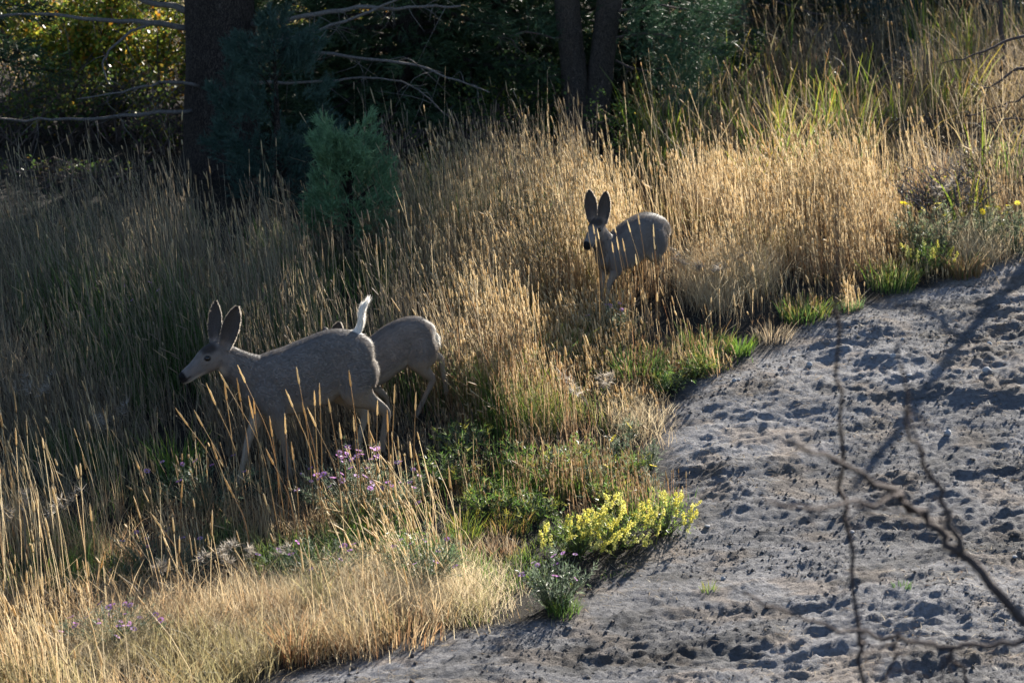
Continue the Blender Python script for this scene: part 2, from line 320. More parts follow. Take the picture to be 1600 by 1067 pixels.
# tall grey-tan grass in the trees' shade
b = Buf()
def z_left(x, y): return (1 - smooth(-1.0, .4, x - .3 * (y - 22))) * smooth(19.6, 20.5, y) * (y < treeline(x) + .5 * (fbm(x * 2, y * 0, 75, 2) - .5)) * veg(x, y) * (.08 + .92 * clump(x, y, 1.3, 76, .34, .6))
def h_left(x, y): return (.62 + .62 * fbm(x * .8, y * .8, 77, 3)) * (.55 + .45 * smooth(20.2, 22.0, y)) * room(x, y)
x, y = scatter(5200, (-5.6, .8), (19.2, 26.2), z_left); n = len(x)
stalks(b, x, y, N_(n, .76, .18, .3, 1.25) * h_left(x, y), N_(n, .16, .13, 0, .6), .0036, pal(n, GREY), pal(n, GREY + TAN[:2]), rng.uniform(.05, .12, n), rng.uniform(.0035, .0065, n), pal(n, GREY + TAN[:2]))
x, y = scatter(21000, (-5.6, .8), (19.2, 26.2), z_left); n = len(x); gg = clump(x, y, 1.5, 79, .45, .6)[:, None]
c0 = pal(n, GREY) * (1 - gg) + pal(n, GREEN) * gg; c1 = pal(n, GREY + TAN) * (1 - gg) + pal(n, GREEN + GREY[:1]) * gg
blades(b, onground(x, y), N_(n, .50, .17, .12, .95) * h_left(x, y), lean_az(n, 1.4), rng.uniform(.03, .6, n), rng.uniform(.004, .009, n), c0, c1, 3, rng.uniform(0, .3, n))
tag(b.obj('tall_grass', M_GRASS), 'tall grey-tan grass standing in tree shade behind the doe', 'grass', None, 'stuff')
# tan stalks and green undergrowth in front of the doe
b = Buf()
def z_front(x, y): return (1 - smooth(-.9, .2, x - .35 * (18.2 - y))) * smooth(15.6, 16.4, y) * (1 - smooth(19.5, 20.4, y)) * veg(x, y, -.3, -.05)
x, y = scatter(1250, (-4.6, .4), (15.8, 20.2), lambda x, y: z_front(x, y) * (.02 + .98 * clump(x, y, 1.7, 81, .5, .62)) * (1 - .85 * smooth(-2.8, -1.8, x) * (1 - smooth(18.0, 18.5, y)))); n = len(x)
hh = N_(n, .60, .15, .25, 1.0) * (.7 + .3 * smooth(17.0, 18.4, y) + .3 * smooth(-2.2, -3.2, x)) * np.maximum(room(x, y), .5)
stalks(b, x, y, np.minimum(hh, .95), N_(n, .19, .13, 0, .6), .004, pal(n, TAN + RUST[:1]), pal(n, GOLD + TAN[:2]), rng.uniform(.05, .12, n), rng.uniform(.0045, .007, n), pal(n, GOLD + TAN[:2]), .8)
x, y = scatter(16000, (-4.6, .4), (15.8, 20.2), lambda x, y: z_front(x, y) * (.2 + .8 * clump(x, y, 1.8, 83))); n = len(x); gg = (clump(x, y, 1.4, 85, .40, .56) * (.35 + .65 * smooth(17.4, 18.2, y)))[:, None]
blades(b, onground(x, y), N_(n, .24, .10, .06, .6) * (.6 + .4 * room(x, y)), lean_az(n, 1.8), rng.uniform(.1, .9, n), rng.uniform(.003, .007, n), pal(n, TAN + RUST) * (1 - gg) + pal(n, GREEN) * gg, pal(n, TAN + GREY[:1]) * (1 - gg) + pal(n, GREEN + LIME[:1]) * gg, 3, rng.uniform(0, .4, n))
tag(b.obj('meadow_grass', M_GRASS), 'dry tan stalks and low green grass in front of the doe', 'grass', None, 'stuff')
# pale fine bunch grass by the dirt edge
b = Buf(); cx, cy_ = zip(*[pix(*q) for q in [(150, 1030), (210, 1010), (170, 985), (260, 965), (330, 980), (400, 950), (450, 960), (500, 935), (545, 940), (590, 925), (640, 930), (560, 905), (690, 925), (740, 930), (520, 985), (380, 1010)]])
k = rng.integers(0, len(cx), 22000); x = np.array(cx)[k] + rng.normal(0, .14, len(k)); y = np.array(cy_)[k] + rng.normal(0, .24, len(k)); n = len(x)
blades(b, onground(x, y), N_(n, .15, .05, .05, .3), lean_az(n, 2.2), rng.uniform(.1, 1.3, n), .0024, pal(n, TAN[2:] + BLOND), pal(n, BLOND), 2, rng.uniform(0, .3, n))
cx, cy_ = zip(*[pix(*q) for q in [(1085, 455), (1110, 448), (1140, 445), (1165, 440), (1120, 470), (1190, 438), (1500, 400), (1540, 395), (1000, 668), (975, 660)]])
k = rng.integers(0, len(cx), 5000); x = np.array(cx)[k] + rng.normal(0, .10, len(k)); y = np.array(cy_)[k] + rng.normal(0, .25, len(k)); n = len(x)
blades(b, onground(x, y), N_(n, .30, .08, .1, .5) * np.where(k > 7, .5, 1), lean_az(n, 2), rng.uniform(.1, .9, n), .0028, pal(n, TAN), pal(n, BLOND), 2, rng.uniform(0, .3, n))
tag(b.obj('bunch_grass', M_GRASS), 'low pale fluffy bunch grass at the edge of the dirt', 'grass', None, 'stuff')
# short mixed growth between the doe and the dirt bank
b = Buf()
def z_mid(x, y): return smooth(-1.3, -.4, x + .25 * (19.5 - y)) * smooth(17.4, 18.3, y) * (1 - smooth(21.4, 22.6, y)) * veg(x, y, -.22, .02) * (.10 + .90 * clump(x, y, 1.7, 87, .38, .6)) * (1 - .7 * (1 - smooth(18.5, 19, y)) * smooth(-.5, 0, x))
x, y = scatter(20000, (-1.6, 2.4), (17.2, 22.8), z_mid); n = len(x); gg = clump(x, y, 1.9, 89, .34, .50)[:, None]; rr = clump(x, y, 2.1, 91, .5, .65)[:, None]
c1 = (pal(n, TAN + GREY) * (1 - rr) + pal(n, RUST) * rr) * (1 - gg) + pal(n, GREEN + LIME[:2]) * gg
blades(b, onground(x, y), N_(n, .26, .11, .06, .55) * (.35 + .65 * smooth(19.0, 20.8, y)) * room(x, y) * (.45 + .55 * smooth(0, -.9, dirt_sd(x, y))), lean_az(n, 1.8), rng.uniform(.05, .7, n), rng.uniform(.003, .007, n), pal(n, GREY + RUST) * (1 - gg) + pal(n, GREEN) * gg, c1, 3, rng.uniform(0, .3, n))
x, y = scatter(1500, (-1.6, 2.4), (19.4, 22.6), z_mid); n = len(x)
stalks(b, x, y, N_(n, .42, .1, .2, .7) * room(x, y) * (.45 + .55 * smooth(0, -.9, dirt_sd(x, y))), N_(n, .12, .1, 0, .4), .003, pal(n, RUST + GREY), pal(n, TAN + RUST), rng.uniform(.03, .07, n), rng.uniform(.0035, .0055, n), pal(n, TAN))
tag(b.obj('edge_grass', M_GRASS), 'short green and rusty grass between the doe and the dirt bank', 'grass', None, 'stuff')
# the hillside
b = Buf()
def z_hill(x, y): return smooth(.9, 2.0, x - .1 * (25 - y)) * smooth(24.6, 25.8, y) * veg(x, y) * (y < treeline(x))
x, y = scatter(19000, (.5, 9), (24.5, 46), lambda x, y: z_hill(x, y) * (.10 + .90 * clump(x, y, 1.4, 93, .40, .56)) * (1 - .5 * smooth(30, 42, y))); n = len(x); rr = clump(x, y, .8, 95, .4, .6)[:, None]
hh = N_(n, .56, .2, .15, 1.1) * (.40 + 1.0 * fbm(x * 1.3, y * 1.3, 97, 3)) * room(x, y)
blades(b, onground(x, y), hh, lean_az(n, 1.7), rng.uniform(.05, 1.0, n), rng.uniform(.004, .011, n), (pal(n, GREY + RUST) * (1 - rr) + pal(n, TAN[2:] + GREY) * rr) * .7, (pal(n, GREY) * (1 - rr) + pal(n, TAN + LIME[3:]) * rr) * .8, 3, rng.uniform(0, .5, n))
x, y = scatter(2200, (.5, 9), (24.5, 42), lambda x, y: z_hill(x, y) * clump(x, y, .9, 99, .4, .6)); n = len(x)
stalks(b, x, y, N_(n, .75, .15, .4, 1.2) * room(x, y), N_(n, .2, .15, 0, .7), .0045, pal(n, GREY + TAN), pal(n, TAN + GREY), rng.uniform(.04, .1, n), rng.uniform(.005, .008, n), pal(n, TAN + GOLD))
x, y = scatter(5500, (-7, 2.2), (31.5, 44), lambda x, y: .25 + .75 * clump(x, y, .7, 98)); n = len(x)
blades(b, onground(x, y), N_(n, .6, .15, .2, .9), lean_az(n, 1.7), rng.uniform(.05, .8, n), rng.uniform(.006, .014, n), pal(n, TAN + GREY), pal(n, TAN + GOLD + LIME), 3, rng.uniform(0, .4, n))
tag(b.obj('hillside_grass', M_GRASS), 'tangled brown and tan dry grass covering the hillside slope', 'grass', None, 'stuff')
# needles and small debris under the trees
b = Buf(); x, y = scatter(8000, (-6, 2.4), (24.2, 33), lambda x, y: (y > treeline(x) - .6) * 1.0); n = len(x)
blades(b, onground(x, y), rng.uniform(.02, .10, n), rng.uniform(0, 6.3, n), rng.uniform(1, 5, n), rng.uniform(.004, .01, n), pal(n, [(.10, .075, .05), (.16, .12, .08), (.07, .05, .04)]), pal(n, [(.10, .075, .05), (.2, .15, .10), (.07, .05, .04)]), 2)
tag(b.obj('needle_litter', M_GRASS), 'dead needles and twigs littering the dark ground under the trees', 'litter', None, 'stuff')
# broad-leaved green grass clumps on the hillside: each a thing
def grass_clump(name, u, v, h, n, spread, cols0, cols1, label, w=.011, lean=.45, xy=None, group=None, S=4):
    px, py = xy or pix(u, v); gz = G(px, py); b = Buf(); a = rng.uniform(0, 6.283, n); rr = spread * np.sqrt(rng.random(n)); x = px + np.cos(a) * rr; y = py + np.sin(a) * rr
    blades(b, np.stack([x, y, H(x, y) - .015], -1), h * rng.uniform(.55, 1.1, n), a + rng.normal(0, .5, n), lean * rng.uniform(.1, 1.2, n), w * rng.uniform(.6, 1.2, n), pal(n, cols0), pal(n, cols1), S, rng.uniform(0, .3, n))
    return tag(b.obj(name, M_GRASS, origin=(px, py, gz)), label, 'grass clump', group)
gpts = []
for k in range(4000):
    q = (rng.uniform(990, 1590), rng.uniform(25, 330))
    if all((q[0] - s[0])**2 + (1.6 * (q[1] - s[1]))**2 > 26**2 for s in gpts) and fbm(q[0] / 150, q[1] / 100, 66, 2) > .43: gpts.append(q)
    if len(gpts) == 85: break
for q in gpts:
    f = rng.random(); grass_clump('green_grass_clump', q[0], q[1] + 40, rng.uniform(.6, 1.0), int(rng.integers(12, 26)), .13, GREEN + LIME[:1], LIME + (TAN[:2] + RUST if f < .6 else GREEN[2:]), 'yellow-green broad-bladed grass clump growing up the dry hillside', .020, .4, group='green clumps on the hillside')
for (u, v, h, lab) in [(620, 345, .6, 'green blades just beside the small juniper, toward the fawn'), (700, 300, .6, 'green blades below the low fir boughs'), (655, 440, .5, 'green blades between the two fawns, nearer the juniper'), (830, 430, .5, 'green blades behind the ears of the upright-eared fawn'), (735, 480, .4, 'yellow-green blades midway between the two fawns'), (590, 470, .45, 'dark green blades above the tail of the doe'), (880, 560, .35, 'green blades below the upright-eared fawn'), (790, 620, .35, 'green blades between hidden fawn and dirt bank')]:
    grass_clump('grass_tuft', u, v, h, 70, .2, GREEN, GREEN + LIME, lab, .008, .45, S=3)

# ------------------------------------------------------------------ trees and shrubs
def trunk_mesh(buf, pts, rad, sides=28, seed=0, furrow=.06):
    P = np.array(pts, float); n0 = len(P); f = np.linspace(0, n0 - 1, (n0 - 1) * 14 + 1); Q = np.stack([np.interp(f, np.arange(n0), P[:, k]) for k in range(3)], -1); r = np.interp(f, np.arange(n0), rad)
    th = np.arange(sides) * 2 * math.pi / sides; hh = np.arange(len(Q))[:, None]
    d = fbm(th[None] * sides / 6.283 * .55 + 40 * seed + 0 * hh, hh * .22 + 0 * th[None], 100 + seed, 3) - .5
    rr = r[:, None] * (1 + furrow * 2.2 * d)
    V = np.stack([Q[:, 0:1] + rr * np.cos(th), Q[:, 1:2] + rr * np.sin(th), Q[:, 2:3] + 0 * rr], -1)
    ix = np.arange(V.shape[0] * sides).reshape(-1, sides); nx_ = np.roll(ix, -1, 1)
    buf.add(V, np.array([.1, .1, .1]), np.stack([ix[:-1], nx_[:-1], nx_[1:], ix[1:]], -1))
def crown(tree, base, H_, z0, Rc, nb, per, cols, K=12, nl=.085, nw=.013, wood=M_BARK, low=None, pw=1.1, drop=.25):
    "boughs and needles from height z0 to the top H_, in the tree's own frame"
    bw = Buf(); bf = Buf(); o, d = [], []
    for i in range(nb):
        z = z0 + (H_ - z0) * (i / nb) ** pw; f = (z - z0) / (H_ - z0); L = Rc * (1 - f) ** .75 * rng.uniform(.65, 1.1) + .15; a = i * 2.4 + rng.normal(0, .35)
        if low is not None: L *= low(a, f)
        if L < .12: continue
        dr = drop * rng.uniform(.4, 1.4); pts = [np.array([math.cos(a) * L * t, math.sin(a) * L * t, z + L * (.18 * t - dr * t * t)]) + base for t in (0, .35, .7, 1)]
        tube(bw, pts, [.012 + .02 * L, .01 + .012 * L, .01, .004], 5, wig=.02, sub=2, seed=i)
        m = max(6, int(per * L / Rc)); t = rng.random(m) ** .7 * .95 + .05; ax = np.array([math.cos(a), math.sin(a), 0]); sx = np.array([-math.sin(a), math.cos(a), 0])
        s = rng.choice([-1, 1], m) * rng.uniform(0, 1, m) * .38 * L * (1.05 - t) ; c = base + ax * (L * t)[:, None] + sx * s[:, None] + np.array([0, 0, 1.]) * (z + L * (.18 * t - dr * t * t) + rng.normal(0, .05, m) - .1 * np.abs(s))[:, None]
        o.append(c); d.append(ax * .7 + sx * np.sign(s)[:, None] * rng.uniform(.3, 1, (m, 1)) + rng.normal(0, .25, (m, 3)) + np.array([0, 0, -.15]))
    o = np.concatenate(o); d = np.concatenate(d); sprigs(bf, o, d, .17, K, nl, nw, pal(len(o), cols), .7)
    bw.obj('boughs', wood, tree)['kind'] = 'stuff'; bf.obj('crown', M_NEEDLE, tree)
FIR = [(.035, .065, .028), (.05, .085, .035), (.028, .05, .026)]
def limb(tree, base, name, pts, r0, r1, mat=M_DEAD, twigs=10, seed=0, tl=.45, hang=.5):
    b = Buf(); P = [np.asarray(p) - base for p in pts]; tube(b, P, np.linspace(r0, r1, len(P)), 6, rough=.08, wig=.008, sub=4, seed=seed); o = b.obj(name, mat, tree, True)
    if twigs:
        b = Buf(); g = np.random.default_rng(seed + 77)
        for k in range(twigs):
            f = g.uniform(.15, .98) * (len(P) - 1); i = min(int(f), len(P) - 2); q = P[i] + (P[i + 1] - P[i]) * (f - i); dv = unit(g.normal(0, 1, 3) * [1, .8, .6] + [0, 0, -hang]) * tl * g.uniform(.3, 1)
            tube(b, [q, q + dv * .5 + g.normal(0, .03, 3), q + dv + g.normal(0, .06, 3) + [0, 0, -.06]], [.004, .003, .0015], 4, sub=2, seed=k)
        b.obj('twig', mat, o)['kind'] = 'stuff'
    return o
# the big trunk with dead limbs
ty = 27.6; bx = at(347, 250, ty)[0]; bz = G(bx, ty); B1 = np.array([bx, ty, bz]); zz = np.zeros(3)
t1 = empty('fir_tree', tuple(B1), 'thick dark fir trunk with bare dead limbs behind the bushy juniper', 'tree')
b = Buf(); trunk_mesh(b, [(0, 0, -.15), (.0, 0, .25), (.01, 0, .8), (.0, 0, 1.8), (.03, 0, 4.5), (.05, 0, 8.6)], [.44, .37, .34, .325, .24, .04], 40, 1, .07); b.obj('trunk', M_BARK, t1, True)
crown(t1, zz, 8.6, 2.1, 2.1, 70, 60, FIR, low=lambda a, f: 1)
A = lambda u, v, dy=0: at(u, v, ty + dy)
for i, (pts, r0, r1, tw) in enumerate([
        ([A(300, 46), A(230, 35, -.1), A(150, 30, -.2), A(60, 22, -.2), A(-40, 30, -.3)], .032, .010, 14),
        ([A(300, 16), A(245, 6, .1), A(180, -8, .1), A(100, -30, .2)], .034, .014, 6),
        ([A(235, 38, -.1), A(205, 50, -.2), A(170, 80, -.3), A(162, 105, -.35), A(170, 132, -.4)], .016, .006, 4),
        ([A(310, 172, -.2), A(230, 178, -.4), A(150, 186, -.5), A(60, 187, -.6), A(-30, 184, -.7)], .022, .010, 14),
        ([A(392, 38, -.1), A(470, 28, -.3), A(560, 14, -.5), A(640, 12, -.6), A(720, 10, -.7)], .030, .010, 22),
        ([A(385, 75, -.2), A(450, 60, -.4), A(520, 40, -.5), A(600, 10, -.6), A(640, -12, -.6)], .022, .010, 12),
        ([A(390, 95, -.2), A(480, 82, -.5), A(560, 90, -.8), A(650, 102, -.9), A(700, 122, -1), A(765, 145, -1.1)], .022, .006, 18),
        ([A(395, 130, -.2), A(500, 128, -.5), A(580, 122, -.7), A(640, 132, -.8), A(695, 180, -.9)], .016, .005, 12),
        ([A(310, 135, -.3), A(260, 128, -.4), A(210, 140, -.5), A(120, 155, -.5)], .020, .006, 10),
        ([A(380, 68, -.33), A(400, 69, -.42), A(420, 70, -.5)], .012, .009, 0)]):
    limb(t1, B1, 'limb', pts, r0, r1, M_DEAD, tw, i)
# tree with two stems
y2 = 28.8; bx = at(918, 235, y2)[0]; B2 = np.array([bx, y2, G(bx, y2)]); A2 = lambda u, v, dy=0: at(u, v, y2 + dy) - B2
t2 = empty('twin_stem_fir', tuple(B2), 'fir tree with two scaly grey-brown stems rising from one base', 'tree')
for i, (pts, rad) in enumerate([([(-.02, 0, -.1), A2(903, 195), A2(895, 100), A2(885, 0), (-.30, 0, 4.2), (-.35, 0, 6.9)], [.17, .14, .125, .12, .09, .03]), ([(.06, .03, -.1), A2(930, 195, .05), A2(940, 100, .05), A2(953, 0, .05), (.33, .05, 3.4), (.36, .05, 4.7)], [.16, .135, .125, .125, .10, .03])]):
    b = Buf(); trunk_mesh(b, pts, rad, 26, 3 + i, .08); b.obj('trunk', M_BARK2, t2, True)
crown(t2, np.array([-.3, 0, 0]), 7.0, 2.3, 1.75, 66, 70, FIR); crown(t2, np.array([.35, 0, 0]), 4.8, 2.0, 1.5, 44, 70, FIR, wood=M_BARK2)
for i, (pts, r0, tw) in enumerate([([A2(960, 60), A2(1010, 52, -.2), A2(1060, 62, -.3), A2(1120, 80, -.4)], .018, 14), ([A2(955, 20), A2(1020, 8, -.1), A2(1090, 18, -.2), A2(1180, 30, -.3)], .016, 12), ([A2(875, 60, -.1), A2(830, 52, -.3), A2(770, 60, -.5)], .012, 10), ([A2(962, 95), A2(1000, 110, -.2), A2(1050, 105, -.3)], .012, 8)]):
    limb(t2, zz, 'limb', pts, r0, .004, M_TWIG, tw, 40 + i, .3)
b = Buf(); o, d = [], []
for (u, v, dy, s, n) in [(1010, 60, -.1, 42, 160), (1060, 80, -.2, 40, 200), (1075, 110, -.3, 30, 170), (1040, 130, -.2, 35, 140), (1085, 30, -.1, 45, 200), (1000, 20, 0, 40, 140), (1120, 20, -.1, 30, 90), (850, 40, .2, 30, 80)]:
    c = A2(u, v, dy); P = c + rng.normal(0, 1, (n, 3)) * np.array([s / 160 * .55, .25, s / 160 * .4]); o.append(P); d.append(np.array([.6, -.5, .25]) + rng.normal(0, .45, (n, 3)))
o = np.concatenate(o); sprigs(b, o, np.concatenate(d), .13, 14, .06, .008, pal(len(o), [(.05, .10, .05), (.07, .13, .07), (.04, .07, .04)]), .75); b.obj('needles', M_NEEDLE, t2)
# dark firs whose boughs reach the ground
def fir(x, y, h, Rc, z0, label, nb=60, per=80, cols=FIR, name='bushy_fir', grp=None, pw=1.9):
    B = np.array([x, y, G(x, y)]); t = empty(name, tuple(B), label, 'tree', grp)
    b = Buf(); trunk_mesh(b, [(0, 0, -.1), (0, 0, .8), (.02, 0, h * .5), (0, 0, h)], [.16, .13, .09, .015], 16, 6, .06); b.obj('trunk', M_BARK, t, True)
    crown(t, zz, h, z0, Rc, nb, per, cols, K=9, nl=.10, nw=.017, pw=pw); return t
px = lambda u, y: (u - 800) / FPX * y
fir(px(640, 29.6), 29.6, 7.6, 1.45, .05, 'dense dark fir with low boughs beside the twin-stem fir', 120, 100)
fir(px(530, 31.0), 31.0, 7.5, 1.3, .1, 'dense dark fir growing just behind the thick fir trunk', 90, 90)
fir(px(770, 30.6), 30.6, 6.5, 1.2, .2, 'dark fir seen in the gap before the twin stems', 90, 90)
fir(px(1010, 30.6), 30.6, 6.0, 1.15, .2, 'dark fir standing close behind the twin-stem fir', 70, 80)
fir(px(890, 32.5), 32.5, 7.8, 1.6, .2, 'shaded fir farther back between the two stems', 60, 80)
fir(*pix(1228, 48), 3.4, .9, .1, 'dark fir on the hillside crest beside the small dead tree', 50, 70)
BLUE = [(.05, .085, .085), (.04, .07, .07), (.06, .10, .09)]
fir(*pix(1445, 50), 3.2, 1.2, .05, 'blue-green fir on the hillside crest near the white log', 90, 90, BLUE)
fir(px(20, 33.5), 33.5, 9.5, 1.7, 4.0, 'dark fir added for shade beyond the yellow-leaved shrub', 60, 80, pw=1.2)  # added for the shade it casts; crown starts above the shrub
fir(px(330, 32), 32.0, 8.5, 1.5, .8, 'dark fir added for shade, hidden close behind the thick trunk', 60, 80, pw=1.2)  # put in to shade the ground round the thick trunk
fir(px(-150, 28.5), 28.5, 8, 1.7, .9, 'dark fir at the shaded end of the tall grass', 60, 80, pw=1.3)
for q in [(8.3, 44.5, 6.6), (10.6, 43, 6.2), (6.6, 47.5, 6.8), (9.3, 40, 5.4), (12, 47, 7.2)]: fir(q[0], q[1], q[2], 1.9, 1.0, 'unseen fir added beyond the hillside grass to cast dappled shade', 40, 34, pw=1.2, grp='unseen shade firs beyond the hillside')  # out-of-view firs added to throw dappled shade over the slope
# junipers
def juniper(name, u, vb, y, w, h, n, cols, label, sl=.16):
    x = at(u, vb, y)[0]; B = np.array([x, y, G(x, y)]); t = empty(name, tuple(B), label, 'juniper')
    b = Buf(); P = [(0, 0, -.05), (.02, 0, h * .4), (0, .01, h * .85)]; tube(b, P, [.05, .03, .008], 7, sub=3); 
    m = max(30, n // 45); f = rng.random(m) ** .8; a = rng.uniform(0, 6.283, m); prof_ = np.interp(f, [0, .12, .35, .6, .85, 1], [.6, .85, 1, .8, .45, .08]) * rng.uniform(.7, 1.12, m); r = w * prof_ * np.sqrt(rng.uniform(.35, 1, m))
    pc = np.stack([np.cos(a) * r, np.sin(a) * r, f * h * .88], -1); pd = unit(np.stack([np.cos(a) * .6, np.sin(a) * .6, .5 + .6 * f], -1) + rng.normal(0, .25, (m, 3))); pl = rng.uniform(.14, .36, m) * min(1, h)
    k = rng.integers(0, m, n); t_ = rng.random((n, 1)); o = pc[k] + pd[k] * (pl[k][:, None] * t_) + rng.normal(0, 1, (n, 3)) * (.055 * (1.1 - t_)) * min(1, h + .3); d = pd[k] + rng.normal(0, .35, (n, 3))
    o[:, 2] = np.maximum(o[:, 2], .01)
    for k in range(26):
        q = o[k * 17 % n]; tube(b, [(0, 0, max(0, q[2] - .25)), q * [.5, .5, 1] - [0, 0, .08], q], [.012, .007, .003], 4, sub=2, seed=k)
    b.obj('trunk', M_BARK, t); bf = Buf(); sprigs(bf, o, d, sl * .6, 12, .05, .0075, pal(m, cols, None, .3)[k], .6); bf.obj('foliage', M_NEEDLE, t); return t
JUN = [(.045, .085, .065), (.06, .11, .08), (.035, .065, .052)]
juniper('juniper_bush', 432, 335, 26.3, .58, 1.72, 3600, JUN, 'large dark blue-green juniper bush in front of the thick trunk')
juniper('young_juniper', 545, 420, 24.2, .34, 1.12, 2400, [(.14, .23, .10), (.10, .18, .09), (.18, .27, .11)], 'small lighter green young juniper at the edge of the grass')
juniper('young_juniper', 1072, 140, 28.2, .26, .5, 700, [(.10, .18, .12), (.08, .15, .10)], 'small bright green conifer tuft right of the twin stems'.replace('right of', 'beside'), .12)
# leafy shrubs
def shrub(name, B, w, d_, h, n, cols, label, ls=.03, stems=26, stemc=M_TWIG, cat='shrub', bare=False):
    t = empty(name, tuple(B), label, cat); b = Buf(); tips = []
    for k in range(stems):
        a = rng.uniform(0, 6.283); r = math.sqrt(rng.random()); e = np.array([math.cos(a) * r * w, math.sin(a) * r * d_, h * rng.uniform(.5, 1) * (1 - .35 * r)])
        bs = np.array([rng.normal(0, .35 * w), rng.normal(0, .35 * d_), -.03]); e = e + bs * [.5, .5, 0]; pts = [bs, bs * .6 + e * [.4, .4, .5] + rng.normal(0, .06, 3) * min(1, h), e]; tube(b, pts, [.011, .007, .003], 4, wig=.01, sub=3, seed=k); tips.append((pts[0] * .7 + pts[1] * .3, e))
        for j in range(3):
            q = pts[1] + (e - pts[1]) * rng.random(); e2 = q + np.array([rng.normal(0, .15), rng.normal(0, .15), rng.uniform(-.02, .25)]) * min(1, h); tube(b, [q, (q + e2) / 2 + rng.normal(0, .01, 3), e2], [.005, .004, .002], 4, seed=j); tips.append((q, e2))
    b.obj('stems', stemc, t)
    if n:
        k = rng.integers(0, len(tips), n); f = rng.random((n, 1)); p = np.array([q[0] for q in tips])[k] * (1 - f) + np.array([q[1] for q in tips])[k] * f + rng.normal(0, .055 * min(1, h), (n, 3))
        dv = unit(rng.normal(0, 1, (n, 3)) + [0, 0, .2]); wv = unit(np.cross(dv, rng.normal(0, 1, (n, 3)))); s = ls * rng.uniform(.6, 1.2, (n, 1)); kk = np.arange(n)[:, None] * 4
        bf = Buf(); bf.add(np.stack([p, p + dv * s * .5 + wv * s * .38, p + dv * s, p + dv * s * .5 - wv * s * .38], 1), np.repeat(pal(n, *cols)[:, None], 4, 1), kk + np.array([[0, 1, 2, 3]])); bf.obj('foliage', M_LEAF, t)
    return t
LEAFY = [(.07, .13, .025), (.14, .22, .03), (.42, .42, .05), (.52, .32, .04), (.48, .18, .02)]
gz3 = lambda x, y: np.array([x, y, G(x, y)])
shrub('autumn_shrub', gz3(px(75, 30.4), 30.4), .95, .6, 1.9, 6500, (LEAFY, [3, 3, 2, 1, .5]), 'leafy shrub turning yellow and orange behind the dead limbs', .055, 40)
shrub('autumn_shrub', gz3(px(215, 30.2), 30.2), .8, .6, 1.8, 6500, (LEAFY, [2, 3, 3, 1.2, .8]), 'yellow-green leafy shrub close against the thick trunk', .055, 40)
shrub('autumn_shrub', gz3(px(130, 32.5), 32.5), 1.2, .6, 1.5, 2600, (LEAFY, [2, 3, 2, 1.2, .8]), 'sunlit shrub on the slope behind the other autumn shrubs', .06, 30)
shrub('autumn_shrub', gz3(px(470, 34), 34), 1.2, .6, 1.2, 2600, (LEAFY, [2, 3, 3, 1.2, .5]), 'sunlit green shrub glimpsed between the thick trunk and the firs', .06, 30)
DIM = [(.05, .09, .025), (.09, .13, .03), (.2, .2, .03), (.28, .17, .03)]
shrub('thicket_shrub', gz3(px(40, 28.8), 28.8), .8, .5, .85, 1500, (DIM, [3, 3, 1, .6]), 'low dim thicket shrub under the lowest dead limb', .045, 46)
shrub('thicket_shrub', gz3(px(180, 29.0), 29.0), .8, .5, .9, 1500, (DIM, [3, 3, 1.2, .8]), 'low tangled shrub between autumn shrubs and the fallen branch', .045, 46)
shrub('thicket_shrub', gz3(px(265, 28.3), 28.3), .45, .4, .6, 500, (DIM, [3, 3, 1.2, .8]), 'small twiggy shrub at the dark foot of the thick trunk', .04, 40)
shrub('thicket_shrub', gz3(px(120, 27.0), 27.0), .7, .4, .35, 400, (DIM, [3, 2, .6, .4]), 'knee-high dark brush between tall grass and fallen branch', .035, 50)
shrub('thicket_shrub', gz3(px(590, 27.6), 27.6), .6, .4, .6, 300, (DIM, [3, 2, .6, .4]), 'bare dark brush behind the young juniper', .035, 50)
shrub('thicket_shrub', gz3(px(730, 28.2), 28.2), .6, .4, .6, 500, (DIM, [3, 2, .6, .4]), 'dark brush in shade below the low fir boughs', .035, 50)
shrub('undergrowth_shrub', gz3(px(1015, 28.2), 28.2), .55, .4, .75, 1800, ([(.06, .12, .03), (.10, .17, .04), (.16, .22, .05)],), 'low green shrub beside the foot of the twin stems', .035, 20)
shrub('undergrowth_shrub', gz3(px(800, 29), 29), .7, .4, 1.1, 1500, ([(.05, .10, .03), (.09, .15, .04), (.2, .24, .05)],), 'thin green shrub in the shade between dark fir and twin stems', .04, 24)
x, y = pix(1470, 345); shrub('twiggy_shrub', gz3(x, y), .5, .4, .62, 320, ([(.2, .24, .05), (.12, .17, .04), (.35, .32, .05)],), 'bare grey twiggy shrub with few yellow leaves above the yellow flowers', .022, 60, M_DEAD)
x, y = pix(1435, 135); shrub('seedy_shrub', gz3(x, y), .42, .3, .55, 1500, ([(.36, .32, .26), (.28, .26, .2), (.12, .15, .09)],), 'pale grey seed-covered shrub on the upper hillside', .02, 40, M_DEAD)
x, y = pix(1320, 95); shrub('seedy_shrub', gz3(x, y), .5, .3, .5, 700, ([(.40, .34, .27), (.28, .22, .16)],), 'grey-brown gone-to-seed shrub between tall hillside grasses', .018, 50, M_DEAD)
HB = [(.10, .11, .05), (.16, .14, .06), (.22, .20, .06), (.12, .08, .05)]
